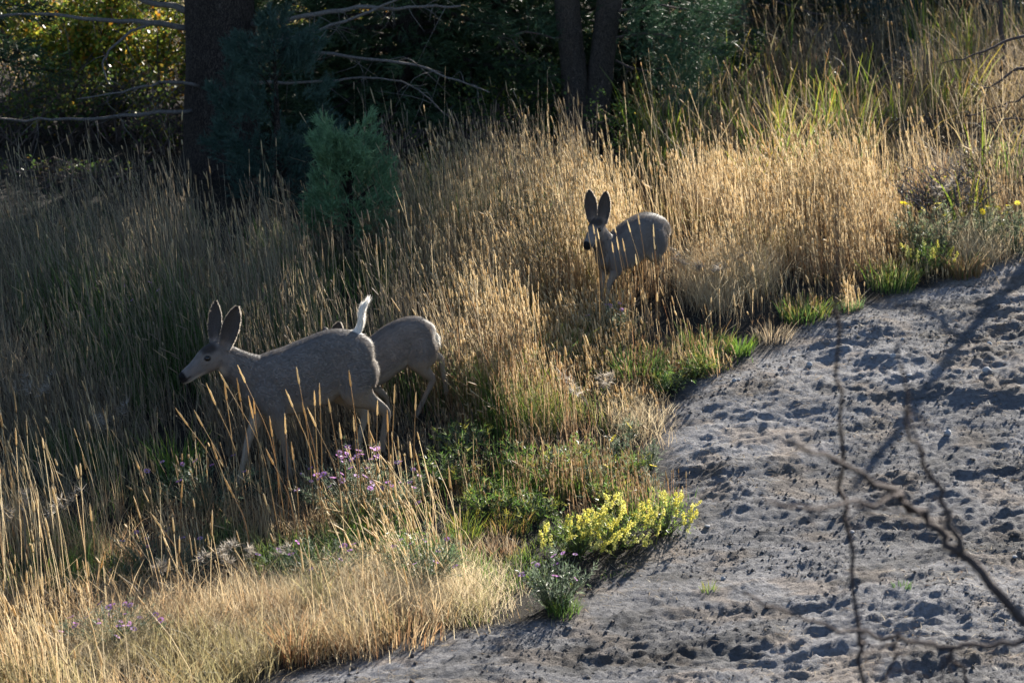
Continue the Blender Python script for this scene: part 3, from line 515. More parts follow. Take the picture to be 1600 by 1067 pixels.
for (u, v, w, h, lab) in [(1125, 190, .5, .6, 'dark twiggy hillside shrub nearest the twin-stem fir'), (1250, 260, .55, .5, 'low dark shrub where golden grass gives way to the slope'), (1385, 230, .6, .55, 'dark brush among lime grass clumps on the middle slope'), (1565, 290, .5, .5, 'dark brush above the goldenrod on the slope'), (1210, 75, .7, .6, 'shadowy brush below the small dead tree'), (1300, 165, .6, .5, 'brown twiggy shrub in the middle of the hillside'), (1500, 170, .6, .5, 'brown brush under the dead snag branches'), (1040, 260, .45, .5, 'leafy brush where the forest edge meets golden grass')]:
    x, y = pix(u, v); shrub('hillside_shrub', gz3(x, y), w, w * .7, h, 700, (HB,), lab, .026, 36, M_TWIG)

# ------------------------------------------------------------------ deer
def loft(buf, st, sides=20, ex=2.3):
    "st: rows of (x, y, z, half-width across, half-height) along a limb or trunk; closed and rounded at both ends"
    S = np.array(st, float); n0 = len(S); f = np.linspace(0, n0 - 1, (n0 - 1) * 5 + 1); i = np.clip(f.astype(int), 0, n0 - 2); t = (f - i)[:, None]; Mv = np.gradient(S, axis=0)
    Q = (2*t**3 - 3*t**2 + 1) * S[i] + (t**3 - 2*t**2 + t) * Mv[i] + (-2*t**3 + 3*t**2) * S[i + 1] + (t**3 - t**2) * Mv[i + 1]
    P = Q[:, :3]; w = np.maximum(Q[:, 3], .004); h = np.maximum(Q[:, 4], .004); T = unit(np.gradient(P, axis=0))
    lat = unit(np.array([0., 1, 0]) - T * T[:, 1:2]); up = np.cross(T, lat); th = np.arange(sides) * 2 * math.pi / sides
    c = np.sign(np.cos(th)) * np.abs(np.cos(th)) ** (2 / ex); s = np.sign(np.sin(th)) * np.abs(np.sin(th)) ** (2 / ex)
    V = P[:, None] + (w[:, None] * c)[..., None] * lat[:, None] + (h[:, None] * s)[..., None] * up[:, None]
    caps = [P[0] - T[0] * .35 * min(w[0], h[0]), P[-1] + T[-1] * .35 * min(w[-1], h[-1])]; n = len(P)
    ix = np.arange(n * sides).reshape(n, sides); nx_ = np.roll(ix, -1, 1); c0 = n * sides
    buf.add(np.concatenate([V.reshape(-1, 3), caps]), np.array([.2, .2, .2]), np.stack([ix[:-1], nx_[:-1], nx_[1:], ix[1:]], -1), np.stack([np.full(sides, c0), nx_[0], ix[0]], -1), np.stack([np.full(sides, c0 + 1), ix[-1], nx_[-1]], -1))
def ear(buf, base, tip, face, wid, L_in):
    "cupped leaf-shaped ear from base to tip, its hollow turned to 'face'"
    base, tip = np.array(base, float), np.array(tip, float); ax = unit(tip - base); L = np.linalg.norm(tip - base); fc = np.array(face, float); fc = unit(fc - ax * np.dot(fc, ax)); sd = np.cross(ax, fc)
    t = np.linspace(0, 1, 15); wt = wid * np.interp(t, [0, .1, .3, .5, .7, .85, .95, 1], [.62, .74, .93, 1, .9, .64, .36, .14]); s = np.linspace(-1, 1, 9); rows = []
    for k in (0, 1):
        cup = (1 - s[None]**2) * (.42 * wt[:, None]); th = np.interp(t, [0, .3, 1], [.03, .022, .016])[:, None] * (1 - .3 * np.abs(s[None]))
        off = -cup + (th * .5 if k == 0 else -th * .5)
        rows.append(base + ax * (t * L)[:, None, None] + sd * (s[None] * wt[:, None] * .5)[..., None] + fc * (off + .02)[..., None])
    V = np.stack(rows); ix = np.arange(V[..., 0].size).reshape(2, 15, 9); q = []
    for k in (0, 1): q.append(np.stack([ix[k, :-1, :-1], ix[k, 1:, :-1], ix[k, 1:, 1:], ix[k, :-1, 1:]], -1).reshape(-1, 4))
    for e in (ix[:, :, 0], ix[:, ::-1, 8], ix[:, 0, ::-1], ix[:, -1, :]): q.append(np.stack([e[0, :-1], e[0, 1:], e[1, 1:], e[1, :-1]], -1))
    buf.add(V, np.array([.2, .2, .2]), np.concatenate(q))
def make_deer(name, label, root, th, sp, nhair=42000):
    pub = Buf()
    loft(pub, [(x, 0, (a + b_) / 2, w, (a - b_) / 2) for x, a, b_, w in sp['torso']], 24, 2.2)
    loft(pub, sp['neck'], 18, 2.1)
    hp = sp['head']; O = np.array(hp['poll']); pit, yaw, L = hp['pitch'], hp['yaw'], hp['len']
    fw = np.array([math.cos(pit) * math.cos(yaw), math.cos(pit) * math.sin(yaw), math.sin(pit)]); lt = np.array([-math.sin(yaw), math.cos(yaw), 0]); upv = np.cross(fw, lt)
    hs = L / .40; upv = np.cross(fw, lt); HS = [(-.03, -.01, .06, .075), (.04, -.004, .070, .098), (.10, -.008, .074, .104), (.155, -.012, .067, .096), (.21, -.014, .054, .079), (.27, -.018, .046, .066), (.325, -.021, .043, .059), (.365, -.022, .039, .051), (.392, -.023, .027, .036)]
    loft(pub, [(*(O + fw * a * hs + upv * u_ * hs), w * hs, h * hs) for a, u_, w, h in HS], 18, 2.2)
    for bse, tip, fc in sp['ears']: ear(pub, bse, tip, fc, sp['earw'], 0)
    for leg in sp['legs']: loft(pub, leg, 14, 2.0)
    loft(pub, sp['tail'], 12, 2.0)
    me = pub.mesh('deer_tmp', M_FUR); tmp = bpy.data.objects.new('deer_tmp', me); COL.objects.link(tmp)
    m = tmp.modifiers.new('r', 'REMESH'); m.mode = 'VOXEL'; m.voxel_size = sp['voxel']; m.use_smooth_shade = True
    s = tmp.modifiers.new('s', 'SMOOTH'); s.factor = .5; s.iterations = 3
    dg = bpy.context.evaluated_depsgraph_get(); body = bpy.data.meshes.new_from_object(tmp.evaluated_get(dg)); bpy.data.objects.remove(tmp)
    n = len(body.vertices); V = np.empty(n * 3, np.float32); body.vertices.foreach_get('co', V); V = V.reshape(-1, 3).astype(float); Nn = np.empty(n * 3, np.float32); body.vertices.foreach_get('normal', Nn); Nn = Nn.reshape(-1, 3).astype(float)
    # colouring of the coat
    mixc = lambda C, c, f: C * (1 - f[:, None]) + np.array(c) * f[:, None]
    x, y, z = V.T; sc = sp['scale']; C = np.tile(np.array(sp['coat']), (n, 1)) * (.82 + .36 * fbm(x * 9 + y * 4, z * 9 - y * 3, 130, 3))[:, None]
    dist = lambda P, q: np.linalg.norm(P - np.asarray(q), axis=1)
    zb = np.interp(x, [r[0] for r in sp['torso']][::-1] if sp['torso'][0][0] > sp['torso'][-1][0] else [r[0] for r in sp['torso']], [r[2] for r in sp['torso']])
    ztop = np.interp(x, [r[0] for r in sp['torso']], [r[1] for r in sp['torso']])
    C = mixc(C, (.10, .085, .075), .35 * smooth(.10, .02, ztop - z) * (np.abs(y) < .06))                                    # darker spine
    C = mixc(C, (.42, .37, .31), .75 * smooth(-.02, -.5, Nn[:, 2]) * smooth(.16, .03, z - zb) * (x < sp['torso'][-1][0] - .25 * sc))   # pale belly
    C = mixc(C, (.55, .50, .43), smooth(.16 * sc, .05 * sc, dist(V * [1, 1, .8], np.array(sp['rump']) * [1, 1, .8])))                # rump patch
    C = mixc(C, (.78, .74, .68), .9 * smooth(-.45, -.85, Nn[:, 0]) * smooth(-.75, -.95, x / abs(sp['torso'][0][0])) * smooth(-.02, .06, z - zb))  # white rear edge: pale rump fur with rim light painted in
    legm = smooth(.03, -.05, z - zb); C = mixc(C, (.30, .235, .17), .7 * legm); C = mixc(C, (.50, .44, .36), .6 * legm * smooth(.1, .7, -np.sign(y) * Nn[:, 1]))
    rel = V - O; a = rel @ fw / hs; u_ = rel @ upv / hs; l_ = rel @ lt / hs; inh = (a > -.05) * (a < .45) * (np.abs(l_) < .09) * (np.abs(u_) < .13)
    C = mixc(C, (.24, .205, .18), .75 * inh * smooth(.0, .08, a))
    C = mixc(C, (.045, .036, .032), .9 * inh * smooth(.02, .06, u_) * smooth(.0, .05, a) * smooth(.17, .12, a))                # dark brow
    C = mixc(C, (.23, .205, .19), .7 * inh * smooth(.19, .23, a) * smooth(.36, .33, a))                                        # pale muzzle
    C = mixc(C, (.52, .48, .43), .85 * inh * smooth(-.045, -.065, u_) * smooth(.16, .26, a))                                    # chin
    C = mixc(C, (.012, .011, .011), inh * smooth(.345, .358, a) * smooth(-.055, -.035, u_))                                   # nose
    C = mixc(C, (.03, .026, .024), .8 * inh * smooth(.30, .33, a) * smooth(-.012, -.024, u_) * smooth(-.04, -.03, u_))
    C = mixc(C, (.55, .50, .44), .85 * smooth(.075, .03, dist(V, O + fw * .05 * hs - upv * .14 * hs) / sc))                       # throat
    eyes = [O + fw * .135 * hs + upv * .026 * hs + lt * s_ * .061 * hs for s_ in (-1, 1)]
    for e in eyes: C = mixc(C, (.27, .24, .21), .6 * smooth(.046 * hs, .032 * hs, dist(V, e))); C = mixc(C, (.018, .015, .013), smooth(.032 * hs, .024 * hs, dist(V * [1, 1, 1.25], e * [1, 1, 1.25])))
    isear = np.zeros(n)
    for bse, tip, fc in sp['ears']:
        bb, tt = np.array(bse), np.array(tip); ax = tt - bb; f = np.clip((V - bb) @ ax / (ax @ ax), 0, 1.0); dd = np.linalg.norm(V - bb - f[:, None] * ax, axis=1); m_ = (dd < sp['earw'] * .75) * smooth(.12, .22, f); isear = np.maximum(isear, m_)
        fc_ = unit(np.array(fc)); C = mixc(C, (.135, .12, .112), .85 * m_); C = mixc(C, (.10, .088, .083), .7 * m_ * smooth(0, .5, Nn @ fc_)); C = mixc(C, (.03, .027, .025), .8 * m_ * smooth(.9, 1, f))
        C = mixc(C, (.66, .62, .56), .9 * (dd < sp['earw'] * .8) * smooth(-.1, .05, (V - bb) @ ax / (ax @ ax)) * smooth(.3, .12, f) * smooth(.1, .5, -Nn @ fc_))
    tl = np.array(sp['tail'])[:, :3]; dt = np.min([dist(V, tl[0] + (tl[-1] - tl[0]) * k) for k in np.linspace(0, 1, 9)], 0); ist = smooth(.06 * sc, .045 * sc, dt) * smooth(-.01, .03, np.linalg.norm(V - tl[0], axis=1) - .02)
    C = mixc(C, (.74, .72, .68), ist); C = mixc(C, (.03, .028, .03), ist * smooth(.045 * sc, .02 * sc, dist(V, tl[-1])) * sp.get('tailtip', 1))
    for leg in sp['legs']: C = mixc(C, (.015, .014, .013), 1.0 * (dist(V, leg[-1][:3]) < .045 * sc))
    at_ = body.color_attributes.new('Col', 'FLOAT_COLOR', 'POINT'); at_.data.foreach_set('color', np.c_[C, np.ones(n)].astype(np.float32).ravel())
    f3 = np.array([-math.cos(th), -math.sin(th), 0]); rt = empty(name, tuple(root), label, 'deer', 'deer walking through the meadow', math.atan2(f3[1], f3[0]))
    body.materials.clear(); body.materials.append(M_FUR); body.name = 'body'; bo = bpy.data.objects.new('body', body); COL.objects.link(bo); bo.parent = rt
    for e, s_ in zip(eyes, (-1, 1)):
        bm = bmesh.new(); bmesh.ops.create_uvsphere(bm, u_segments=14, v_segments=10, radius=.0205 * hs); me = bpy.data.meshes.new('eye'); bm.to_mesh(me); bm.free(); me.polygons.foreach_set('use_smooth', [True] * len(me.polygons)); me.materials.append(m_eye); inst('eye', me, rt, tuple(e - lt * s_ * .003))
    # hair
    body.calc_loop_triangles(); nt3 = len(body.loop_triangles); T = np.empty(nt3 * 3, np.int32); body.loop_triangles.foreach_get('vertices', T); T = T.reshape(-1, 3); p0, p1, p2 = V[T[:, 0]], V[T[:, 1]], V[T[:, 2]]
    ar = np.linalg.norm(np.cross(p1 - p0, p2 - p0), axis=1); g = np.random.default_rng(5); k = g.choice(nt3, nhair, p=ar / ar.sum()); r1, r2 = g.random((2, nhair, 1)); s1 = np.sqrt(r1); w0, w1, w2 = 1 - s1, s1 * (1 - r2), s1 * r2
    ip = lambda A_: A_[T[k, 0]] * w0 + A_[T[k, 1]] * w1 + A_[T[k, 2]] * w2
    P = ip(V); Nf = unit(ip(Nn)); Cc = ip(C); e1 = lambda a_: ip(a_[:, None])[:, 0]; isl = e1(legm); ihd = e1(inh.astype(float)); tlm = e1(ist); er = e1(isear)
    flow = np.tile(np.array([-1., 0, -.35]), (nhair, 1)); flow = flow * (1 - isl[:, None]) + np.array([-.15, 0, -1.]) * isl[:, None]
    flow = flow * (1 - ihd[:, None]) + (-fw) * ihd[:, None]; td = unit(tl[-1] - tl[0]); flow = flow * (1 - tlm[:, None]) + td * tlm[:, None]
    for bse, tip, fc in sp['ears']: flow = np.where((er > .5)[:, None], unit(np.array(tip) - np.array(bse)), flow)
    flow = unit(flow - Nf * (flow * Nf).sum(1, keepdims=True)); D = unit(flow + Nf * g.uniform(.08, .4, (nhair, 1)) + g.normal(0, .06, (nhair, 3)))
    rear = smooth(-.7, -.95, P[:, 0] / abs(sp['torso'][0][0])) * (1 - isl)
    ln = sc * (.017 * (1 - isl) * (1 - ihd) + .010 * isl + .008 * ihd + .022 * tlm + .02 * rear) * np.where(er > .5, .7, 1) * g.uniform(.6, 1.3, nhair)
    wv = unit(np.cross(D, Nf)) * (.0013 * sc); hb = Buf(); Cc = Cc * g.uniform(.94, 1.07, (nhair, 1)); tipc = Cc * .9 + np.array([.60, .53, .44]) * (.12 * np.minimum(1, Cc.mean(1, keepdims=True) / .17)); C3 = np.stack([Cc * .9, Cc * .9, tipc], 1)  # hair tips lightened in colour to strengthen the rim light
    for bse, tip, fc in sp['ears']:  # pale ear-edge fringe imitates a backlit rim, darker on the forward side
        bb, tt = np.array(bse), np.array(tip); ax = unit(tt - bb); Le = np.linalg.norm(tt - bb); f_ = np.array(fc, float); f_ = unit(f_ - ax * (f_ @ ax)); sd_ = np.cross(ax, f_); q = 480; t_ = g.uniform(.12, 1, q); sg = g.choice([-1, 1], q)
        wt = sp['earw'] * np.interp(t_, [0, .1, .3, .5, .7, .85, .95, 1], [.62, .74, .93, 1, .9, .64, .36, .14]) * .47; pe = bb + ax * (t_ * Le)[:, None] + sd_ * (wt * sg)[:, None] + f_ * .018
        de = unit(ax * (.5 + .6 * t_)[:, None] + sd_ * sg[:, None] * (.9 - .5 * t_)[:, None] + g.normal(0, .2, (q, 3))); we = unit(np.cross(de, f_)) * .0009; le = sc * g.uniform(.006, .018, q) * np.where(sg * sd_[0] > 0, .6, 1)
        hb.add(np.stack([pe - we, pe + we, pe + de * le[:, None]], 1), np.repeat(np.array([.55, .49, .42]) * g.uniform(.3, 1, (q, 1)) * np.where(sg * sd_[0] > 0, .4, 1)[:, None], 3, 0), np.arange(q * 3).reshape(-1, 3))
    hb.add(np.stack([P - wv, P + wv, P + D * ln[:, None]], 1), C3, np.arange(nhair * 3).reshape(-1, 3)); hb.obj('fur', M_HAIR, rt)
    return rt
def legp(*pts): return [tuple(p) for p in pts]
T_DOE = [(-.455, .80, .66, .05), (-.43, .87, .59, .115), (-.37, .925, .56, .145), (-.29, .965, .55, .15), (-.18, .985, .51, .132), (-.03, .945, .43, .14), (.13, .895, .395, .155), (.28, .868, .405, .145), (.38, .845, .44, .118), (.46, .80, .49, .09), (.51, .74, .55, .06)]
def front(ys, sh, el, kn, fe, ho, s=1):
    return [(sh[0] + .02 * s, ys * .62, sh[1] + .14 * s, .05 * s, .10 * s), (sh[0] + .03 * s, ys * .95, sh[1], .065 * s, .12 * s), (el[0], ys, el[1], .055 * s, .078 * s), ((el[0] + kn[0]) / 2, ys, (el[1] + kn[1]) / 2, .036 * s, .043 * s), (kn[0], ys, kn[1], .027 * s, .030 * s), ((kn[0] + fe[0]) / 2, ys, (kn[1] + fe[1]) / 2, .0185 * s, .021 * s), (fe[0], ys, fe[1], .022 * s, .025 * s), ((fe[0] + ho[0]) / 2, ys, (fe[1] + ho[1]) / 2, .019 * s, .021 * s), (ho[0], ys, ho[1], .026 * s, .03 * s)]
def hind(ys, hip, st, hk, fe, ho, s=1):
    m = ((st[0] + hk[0]) / 2, (st[1] + hk[1]) / 2); return [(hip[0], ys * .66, hip[1], .09 * s, .15 * s), ((hip[0] + st[0]) / 2 - .045 * s, ys * .85, (hip[1] + st[1]) / 2, .088 * s, .165 * s), (st[0] - .075 * s, ys * .98, st[1] - .02 * s, .07 * s, .135 * s), (m[0] - .01 * s, ys, m[1] + .005 * s, .045 * s, .068 * s), (hk[0], ys, hk[1], .026 * s, .036 * s), ((hk[0] + fe[0]) / 2, ys, (hk[1] + fe[1]) / 2, .0195 * s, .024 * s), (fe[0], ys, fe[1], .022 * s, .026 * s), ((fe[0] + ho[0]) / 2, ys, (fe[1] + ho[1]) / 2, .02 * s, .022 * s), (ho[0], ys, ho[1], .026 * s, .03 * s)]
def local(root, th, u, v, off=0):
    f = np.array([-math.cos(th), -math.sin(th), 0]); l = np.array([math.sin(th), -math.cos(th), 0]); d = ray(u, v); o = np.array([0, 0, CZ]); t = np.dot(np.array(root) + l * off - o, l) / np.dot(d, l); r = o + d * t - np.array(root); return float(r @ f), float(r[2])
TH1 = R(25); RT1 = (-1.428, 20.344, .068)
doe = dict(scale=1.0, voxel=.0078, coat=(.215, .198, .188), torso=T_DOE, rump=(-.455, 0, .72), earw=.125,
    neck=[(.30, 0, .67, .13, .18), (.40, 0, .69, .11, .165), (.48, 0, .735, .09, .14), (.56, 0, .79, .075, .118), (.63, 0, .845, .066, .10), (.69, 0, .885, .06, .08)],
    head=dict(poll=(.672, 0, .905), pitch=R(-28), yaw=R(4), len=.355),
    ears=[((.655, .048, .92), (.572, .11, 1.235), (.55, 1, .1)), ((.685, -.045, .93), (.655, -.085, 1.24), (.85, .55, .1))],
    legs=[front(.095, (.31, .58), (.30, .44), (.237, .178), (.205, -.03), (.222, -.085)), front(-.09, (.33, .58), (.355, .43), (.445, .205), (.520, -.085), (.545, -.125)),
          hind(.10, (-.30, .74), (-.255, .55), (-.535, .357), (-.50, .10), (-.475, .045)), hind(-.10, (-.29, .74), (-.235, .52), (-.445, .32), (-.392, .043), (-.37, 0))],
    tail=[(-.335, 0, .915, .05, .035), (-.37, 0, .96, .035, .026), (-.39, 0, 1.01, .028, .021), (-.392, 0, 1.065, .029, .022), (-.408, 0, 1.115, .026, .02), (-.44, 0, 1.155, .014, .012)], tailtip=0)
make_deer('doe', 'grey-brown doe walking with raised white tail, behind tan seed stalks and asters', RT1, TH1, doe, 70000)
# fawns: the doe's trunk scaled, tilted and shortened
def t_fawn(sx, sz, x0, k, z0): return [(x * sx + x0, a * sz + z0 + k * (x * sx), b_ * sz + z0 + k * (x * sx) + .03, w * .80) for x, a, b_, w in T_DOE]
TH2 = R(20); RT2 = (-.933, 21.2, .22)
f1 = dict(scale=.82, voxel=.0078, coat=(.225, .198, .18), torso=[(-.365, .63, .52, .04), (-.345, .68, .48, .08), (-.29, .725, .45, .115), (-.21, .752, .43, .115), (-.10, .72, .365, .118), (.02, .64, .295, .125), (.12, .58, .235, .125), (.22, .545, .225, .108), (.30, .52, .25, .085), (.35, .48, .29, .06)], rump=(-.375, 0, .56), earw=.10,
    neck=[(.20, 0, .40, .09, .13), (.27, 0, .43, .075, .11), (.33, 0, .47, .06, .085), (.39, 0, .52, .05, .07), (.43, 0, .545, .042, .058)], head=dict(poll=(.41, 0, .545), pitch=R(-35), yaw=0, len=.30),
    ears=[((.40, .035, .58), (.366, .07, .765), (.5, .8, 0)), ((.41, -.035, .56), (.43, -.08, .70), (.6, -.6, 0))],
    legs=[front(.075, (.18, .38), (.17, .28), (.13, .12), (.10, -.04), (.11, -.09), .8), front(-.075, (.18, .38), (.10, .26), (-.02, .14), (-.06, .0), (-.05, -.05), .8),
          hind(.08, (-.23, .58), (-.20, .42), (-.335, .275), (-.225, .04), (-.185, -.02), .8), hind(-.08, (-.23, .58), (-.23, .42), (-.452, .40), (-.498, .15), (-.47, .09), .8)],
    tail=[(-.34, 0, .63, .022, .02), (-.385, 0, .60, .018, .016), (-.405, 0, .56, .016, .014), (-.41, 0, .51, .008, .007)], tailtip=.8)
make_deer('fawn', 'young deer partly hidden behind the doe, its hind legs and rump showing', RT2, TH2, f1, 50000)
TH3 = R(45); RT3 = (.962, 23.459, .662)
f2 = dict(scale=.82, voxel=.0078, coat=(.20, .182, .172), torso=[(-.375, .54, .40, .04), (-.36, .60, .42, .075), (-.29, .665, .40, .105), (-.18, .70, .365, .115), (-.05, .675, .31, .12), (.06, .63, .265, .125), (.16, .585, .25, .122), (.24, .56, .255, .105), (.30, .53, .28, .085), (.35, .48, .32, .06)], rump=(-.38, 0, .46), earw=.108,
    neck=[(.20, 0, .42, .11, .15), (.27, 0, .455, .09, .125), (.33, 0, .51, .072, .10), (.37, .005, .57, .062, .085), (.405, .01, .62, .056, .072)],
    head=dict(poll=(.385, .01, .672), pitch=R(-27), yaw=R(20), len=.31),
    ears=[((.385, .05, .675), (.385, .085, .945), (.75, .45, 0)), ((.405, -.04, .68), (.425, -.062, .945), (.8, .5, 0))],
    legs=[front(.07, (.22, .40), (.25, .29), (.33, .17), (.365, .01), (.38, -.04), .8), front(-.07, (.22, .40), (.23, .29), (.26, .17), (.265, .02), (.28, -.03), .8),
          hind(.085, (-.20, .55), (-.15, .38), (-.285, .255), (-.245, .05), (-.22, .0), .8), hind(-.085, (-.20, .55), (-.16, .39), (-.34, .28), (-.33, .08), (-.30, .03), .8)],
    tail=[(-.34, 0, .55, .022, .02), (-.385, 0, .52, .018, .016), (-.405, 0, .47, .016, .014), (-.41, 0, .41, .008, .007)], tailtip=.8)
make_deer('fawn', 'young deer with tall upright ears standing alone in golden grass', RT3, TH3, f2, 50000)

# ------------------------------------------------------------------ flowering plants
def flower_mesh(col, r=.019, np_=9, name='flower'):
    b = Buf(); a = np.arange(np_) * 6.283 / np_; d = np.stack([np.cos(a), np.sin(a), 0 * a], -1); s = np.stack([-np.sin(a), np.cos(a), 0 * a], -1)
    V = np.stack([d * .003, d * r * .6 + s * r * .2 + [0, 0, r * .25], d * r + [0, 0, r * .15], d * r * .6 - s * r * .2 + [0, 0, r * .25]], 1); k = np.arange(np_)[:, None] * 4
    b.add(V, np.array(col), k + np.array([[0, 1, 2, 3]])); th = np.arange(6) * 1.047; ring = np.stack([np.cos(th) * r * .25, np.sin(th) * r * .25, np.full(6, r * .2)], -1)
    b.add(np.concatenate([ring, [[0, 0, r * .45]]]), np.array([.45, .30, .04]), np.array([[i, (i + 1) % 6, 6] for i in range(6)])); return b.mesh(name, M_PETAL)
PURPLE = [flower_mesh(c) for c in ((.50, .24, .54), (.62, .36, .66), (.42, .22, .54))]
YELLOW = [flower_mesh(c, .021, 8) for c in ((.72, .56, .03), (.78, .66, .08))]
def herb(name, u, v, w, h, n, nf, cols, label, fl, cat='plant', stalkc=(.14, .17, .10), leaf=(.030, .0055), K=14, top=.6, group=None, d_=None, fs=1, xy=None):
    x, y = xy or pix(u, v); B = np.array([x, y, G(x, y)]); t = empty(name, tuple(B), label, cat, group); b = Buf(); d_ = d_ or w
    a = rng.uniform(0, 6.283, n); r = np.sqrt(rng.random(n)); e = np.stack([np.cos(a) * r * w, np.sin(a) * r * d_, h * rng.uniform(.55, 1.05, n) * (1 - .4 * r * r)], -1); st = e * [.25, .25, 0]
    wx = st + B; st[:, 2] = H(wx[:, 0], wx[:, 1]) - B[2] - .01; mid = st * .45 + e * .55 + np.array([0, 0, .06]) * h
    for k in range(n):
        if k < 90: tube(b, [st[k], mid[k], e[k]], [.0032, .0026, .0016], 3, np.array(stalkc), sub=2, seed=k)
    f = rng.random((n * 3, 1)); kk = np.repeat(np.arange(n), 3); p = np.where(f < .5, st[kk] + (mid - st)[kk] * f * 2, mid[kk] + (e - mid)[kk] * (f * 2 - 1)); dv = unit((e - st)[kk] + rng.normal(0, .12, (len(kk), 3)))
    sprigs(b, p, dv, .09, K // 2, leaf[0], leaf[1], pal(len(kk), cols, None, .25), 1.1); b.obj('foliage', M_LEAF, t)
    if nf:
        order = np.argsort(-e[:, 2] + rng.normal(0, h * .18, n))[:nf] if nf <= n else rng.integers(0, n, nf)
        for k in order: inst('flower', random.choice(fl), t, tuple(e[k] + rng.normal(0, .006, 3)), (rng.normal(-.3, .4), rng.normal(0, .4), rng.uniform(0, 6)), 1.2 * fs * rng.uniform(.75, 1.25))
    return t
SAGE = [(.17, .21, .14), (.13, .17, .11), (.22, .26, .18), (.10, .15, .07)]
herb('aster_plant', 570, 815, .52, .50, 150, 46, SAGE + [(.3, .26, .18)], 'large lilac aster clump at the hooves of the doe', PURPLE, d_=.45)
herb('aster_plant', 665, 912, .28, .30, 110, 9, SAGE + [(.12, .22, .06)], 'rounded grey-green aster bush beside pale bunch grass, few lilac flowers', PURPLE, d_=.3)
herb('aster_plant', 870, 950, .24, .36, 80, 10, SAGE, 'straggly aster plant on the dirt below the yellow blossoms', PURPLE, d_=.25)
herb('aster_plant', 175, 1010, .36, .26, 80, 24, SAGE, 'lilac asters tangled among dry curled stems near pale grass', PURPLE, d_=.3)
herb('aster_plant', 250, 900, .5, .28, 70, 9, [(.10, .15, .08), (.14, .18, .12)], 'sparse lilac asters in shaded grass between tan stalk tufts', PURPLE, d_=.5)
herb('aster_plant', 500, 910, .45, .28, 60, 10, SAGE, 'thin aster stems with lilac flowers behind the pale bunch grass', PURPLE, d_=.35)
herb('aster_plant', 215, 545, .5, .5, 50, 9, [(.10, .14, .08), (.14, .18, .12)], 'dim violet asters in the shaded tall grass beyond the doe', PURPLE, d_=.4)
herb('aster_plant', 955, 525, .25, .25, 30, 5, SAGE, 'few lilac asters at the feet of the upright-eared fawn', PURPLE, d_=.3)
herb('aster_plant', 330, 800, .5, .4, 60, 8, [(.10, .15, .08), (.14, .18, .12)], 'lilac flowers among stalks below the chest of the doe', PURPLE, d_=.4)
# yellow blossoming plant: racemes
def raceme_mesh(col, L=.09, n=34):
    b = Buf(); f = rng.random(n); a = rng.uniform(0, 6.283, n); r = .013 * (1.1 - f * .7); p = np.stack([np.cos(a) * r * .3, np.sin(a) * r * .3, f * L], -1); d = np.stack([np.cos(a), np.sin(a), rng.uniform(.1, .9, n)], -1); sprigs(b, p, d, .001, 2, .014, .010, np.array(col), .5)
    tube(b, [(0, 0, -.06), (0, 0, L)], [.002, .001], 3, np.array([.25, .30, .06])); return b.mesh('raceme', M_PETAL)
RAC = [raceme_mesh(c) for c in ((.78, .72, .20), (.72, .66, .14), (.70, .68, .26))]
def racemes(t, n, w, d_, h, tilt=.5, sc=1, lo=.45):
    for k in range(n):
        a = rng.uniform(0, 6.283); r = math.sqrt(rng.random()); q = np.array([math.cos(a) * r * w, math.sin(a) * r * d_, h * (1 - .55 * r * r) * rng.uniform(lo, 1)])
        inst('raceme', random.choice(RAC), t, tuple(q), (-math.sin(a) * r * tilt + rng.normal(0, .25), math.cos(a) * r * tilt + rng.normal(0, .25), rng.uniform(0, 6)), sc * rng.uniform(.7, 1.2))
YG = [(.16, .24, .05), (.22, .30, .06), (.12, .18, .05)]
for (u, v, w, n, lab) in [(900, 862, .20, 42, 'yellow blossoming herb at the foot of the rust-green grass edge'), (965, 852, .22, 60, 'bright yellow blossoming herb spreading over the dirt margin'), (1036, 834, .19, 34, 'yellow blossoming herb reaching farthest out onto the bare dirt')]:
    t = herb('yellow_herb', u, v, w, .25, 60, 0, YG, lab, None, d_=.26, leaf=(.028, .008), K=8); racemes(t, int(n * .95), w * 1.35, .36, .27, .9, 1.05, .25)
t = herb('yellow_herb', 1450, 425, .22, .25, 50, 0, YG, 'pale yellow blossoming herb between two tufts on the bank crest', None, d_=.3, leaf=(.03, .009)); racemes(t, 18, .26, .3, .26)
for (u, v, h, nf, lab) in [(1475, 405, .52, 5, 'yellow-headed goldenrod beneath the bare twiggy shrub'), (1540, 398, .5, 6, 'leafy goldenrod with scattered yellow heads by the bank crest'), (1585, 395, .42, 4, 'goldenrod at the far end of the bank crest'), (1430, 400, .5, 5, 'goldenrod rising among golden grass near the bank crest')]:
    herb('goldenrod', u, v, .22, h, 36, nf, [(.16, .22, .10), (.24, .27, .16), (.30, .28, .18)], lab, YELLOW, fs=1.3, d_=.3, leaf=(.04, .007))
for i, (u, v, h) in enumerate([(965, 722, .2), (1018, 735, .2), (1015, 775, .2), (940, 765, .18), (915, 765, .2), (985, 690, .16), (868, 742, .2)]):
    herb('rabbitbrush', u, v, .06, h, 14, 1, SAGE, 'small feathery grey-green plant with yellow tips at the dirt margin', YELLOW, group='yellow-tipped plants along the dirt margin', fs=1.2, K=20, leaf=(.04, .004))
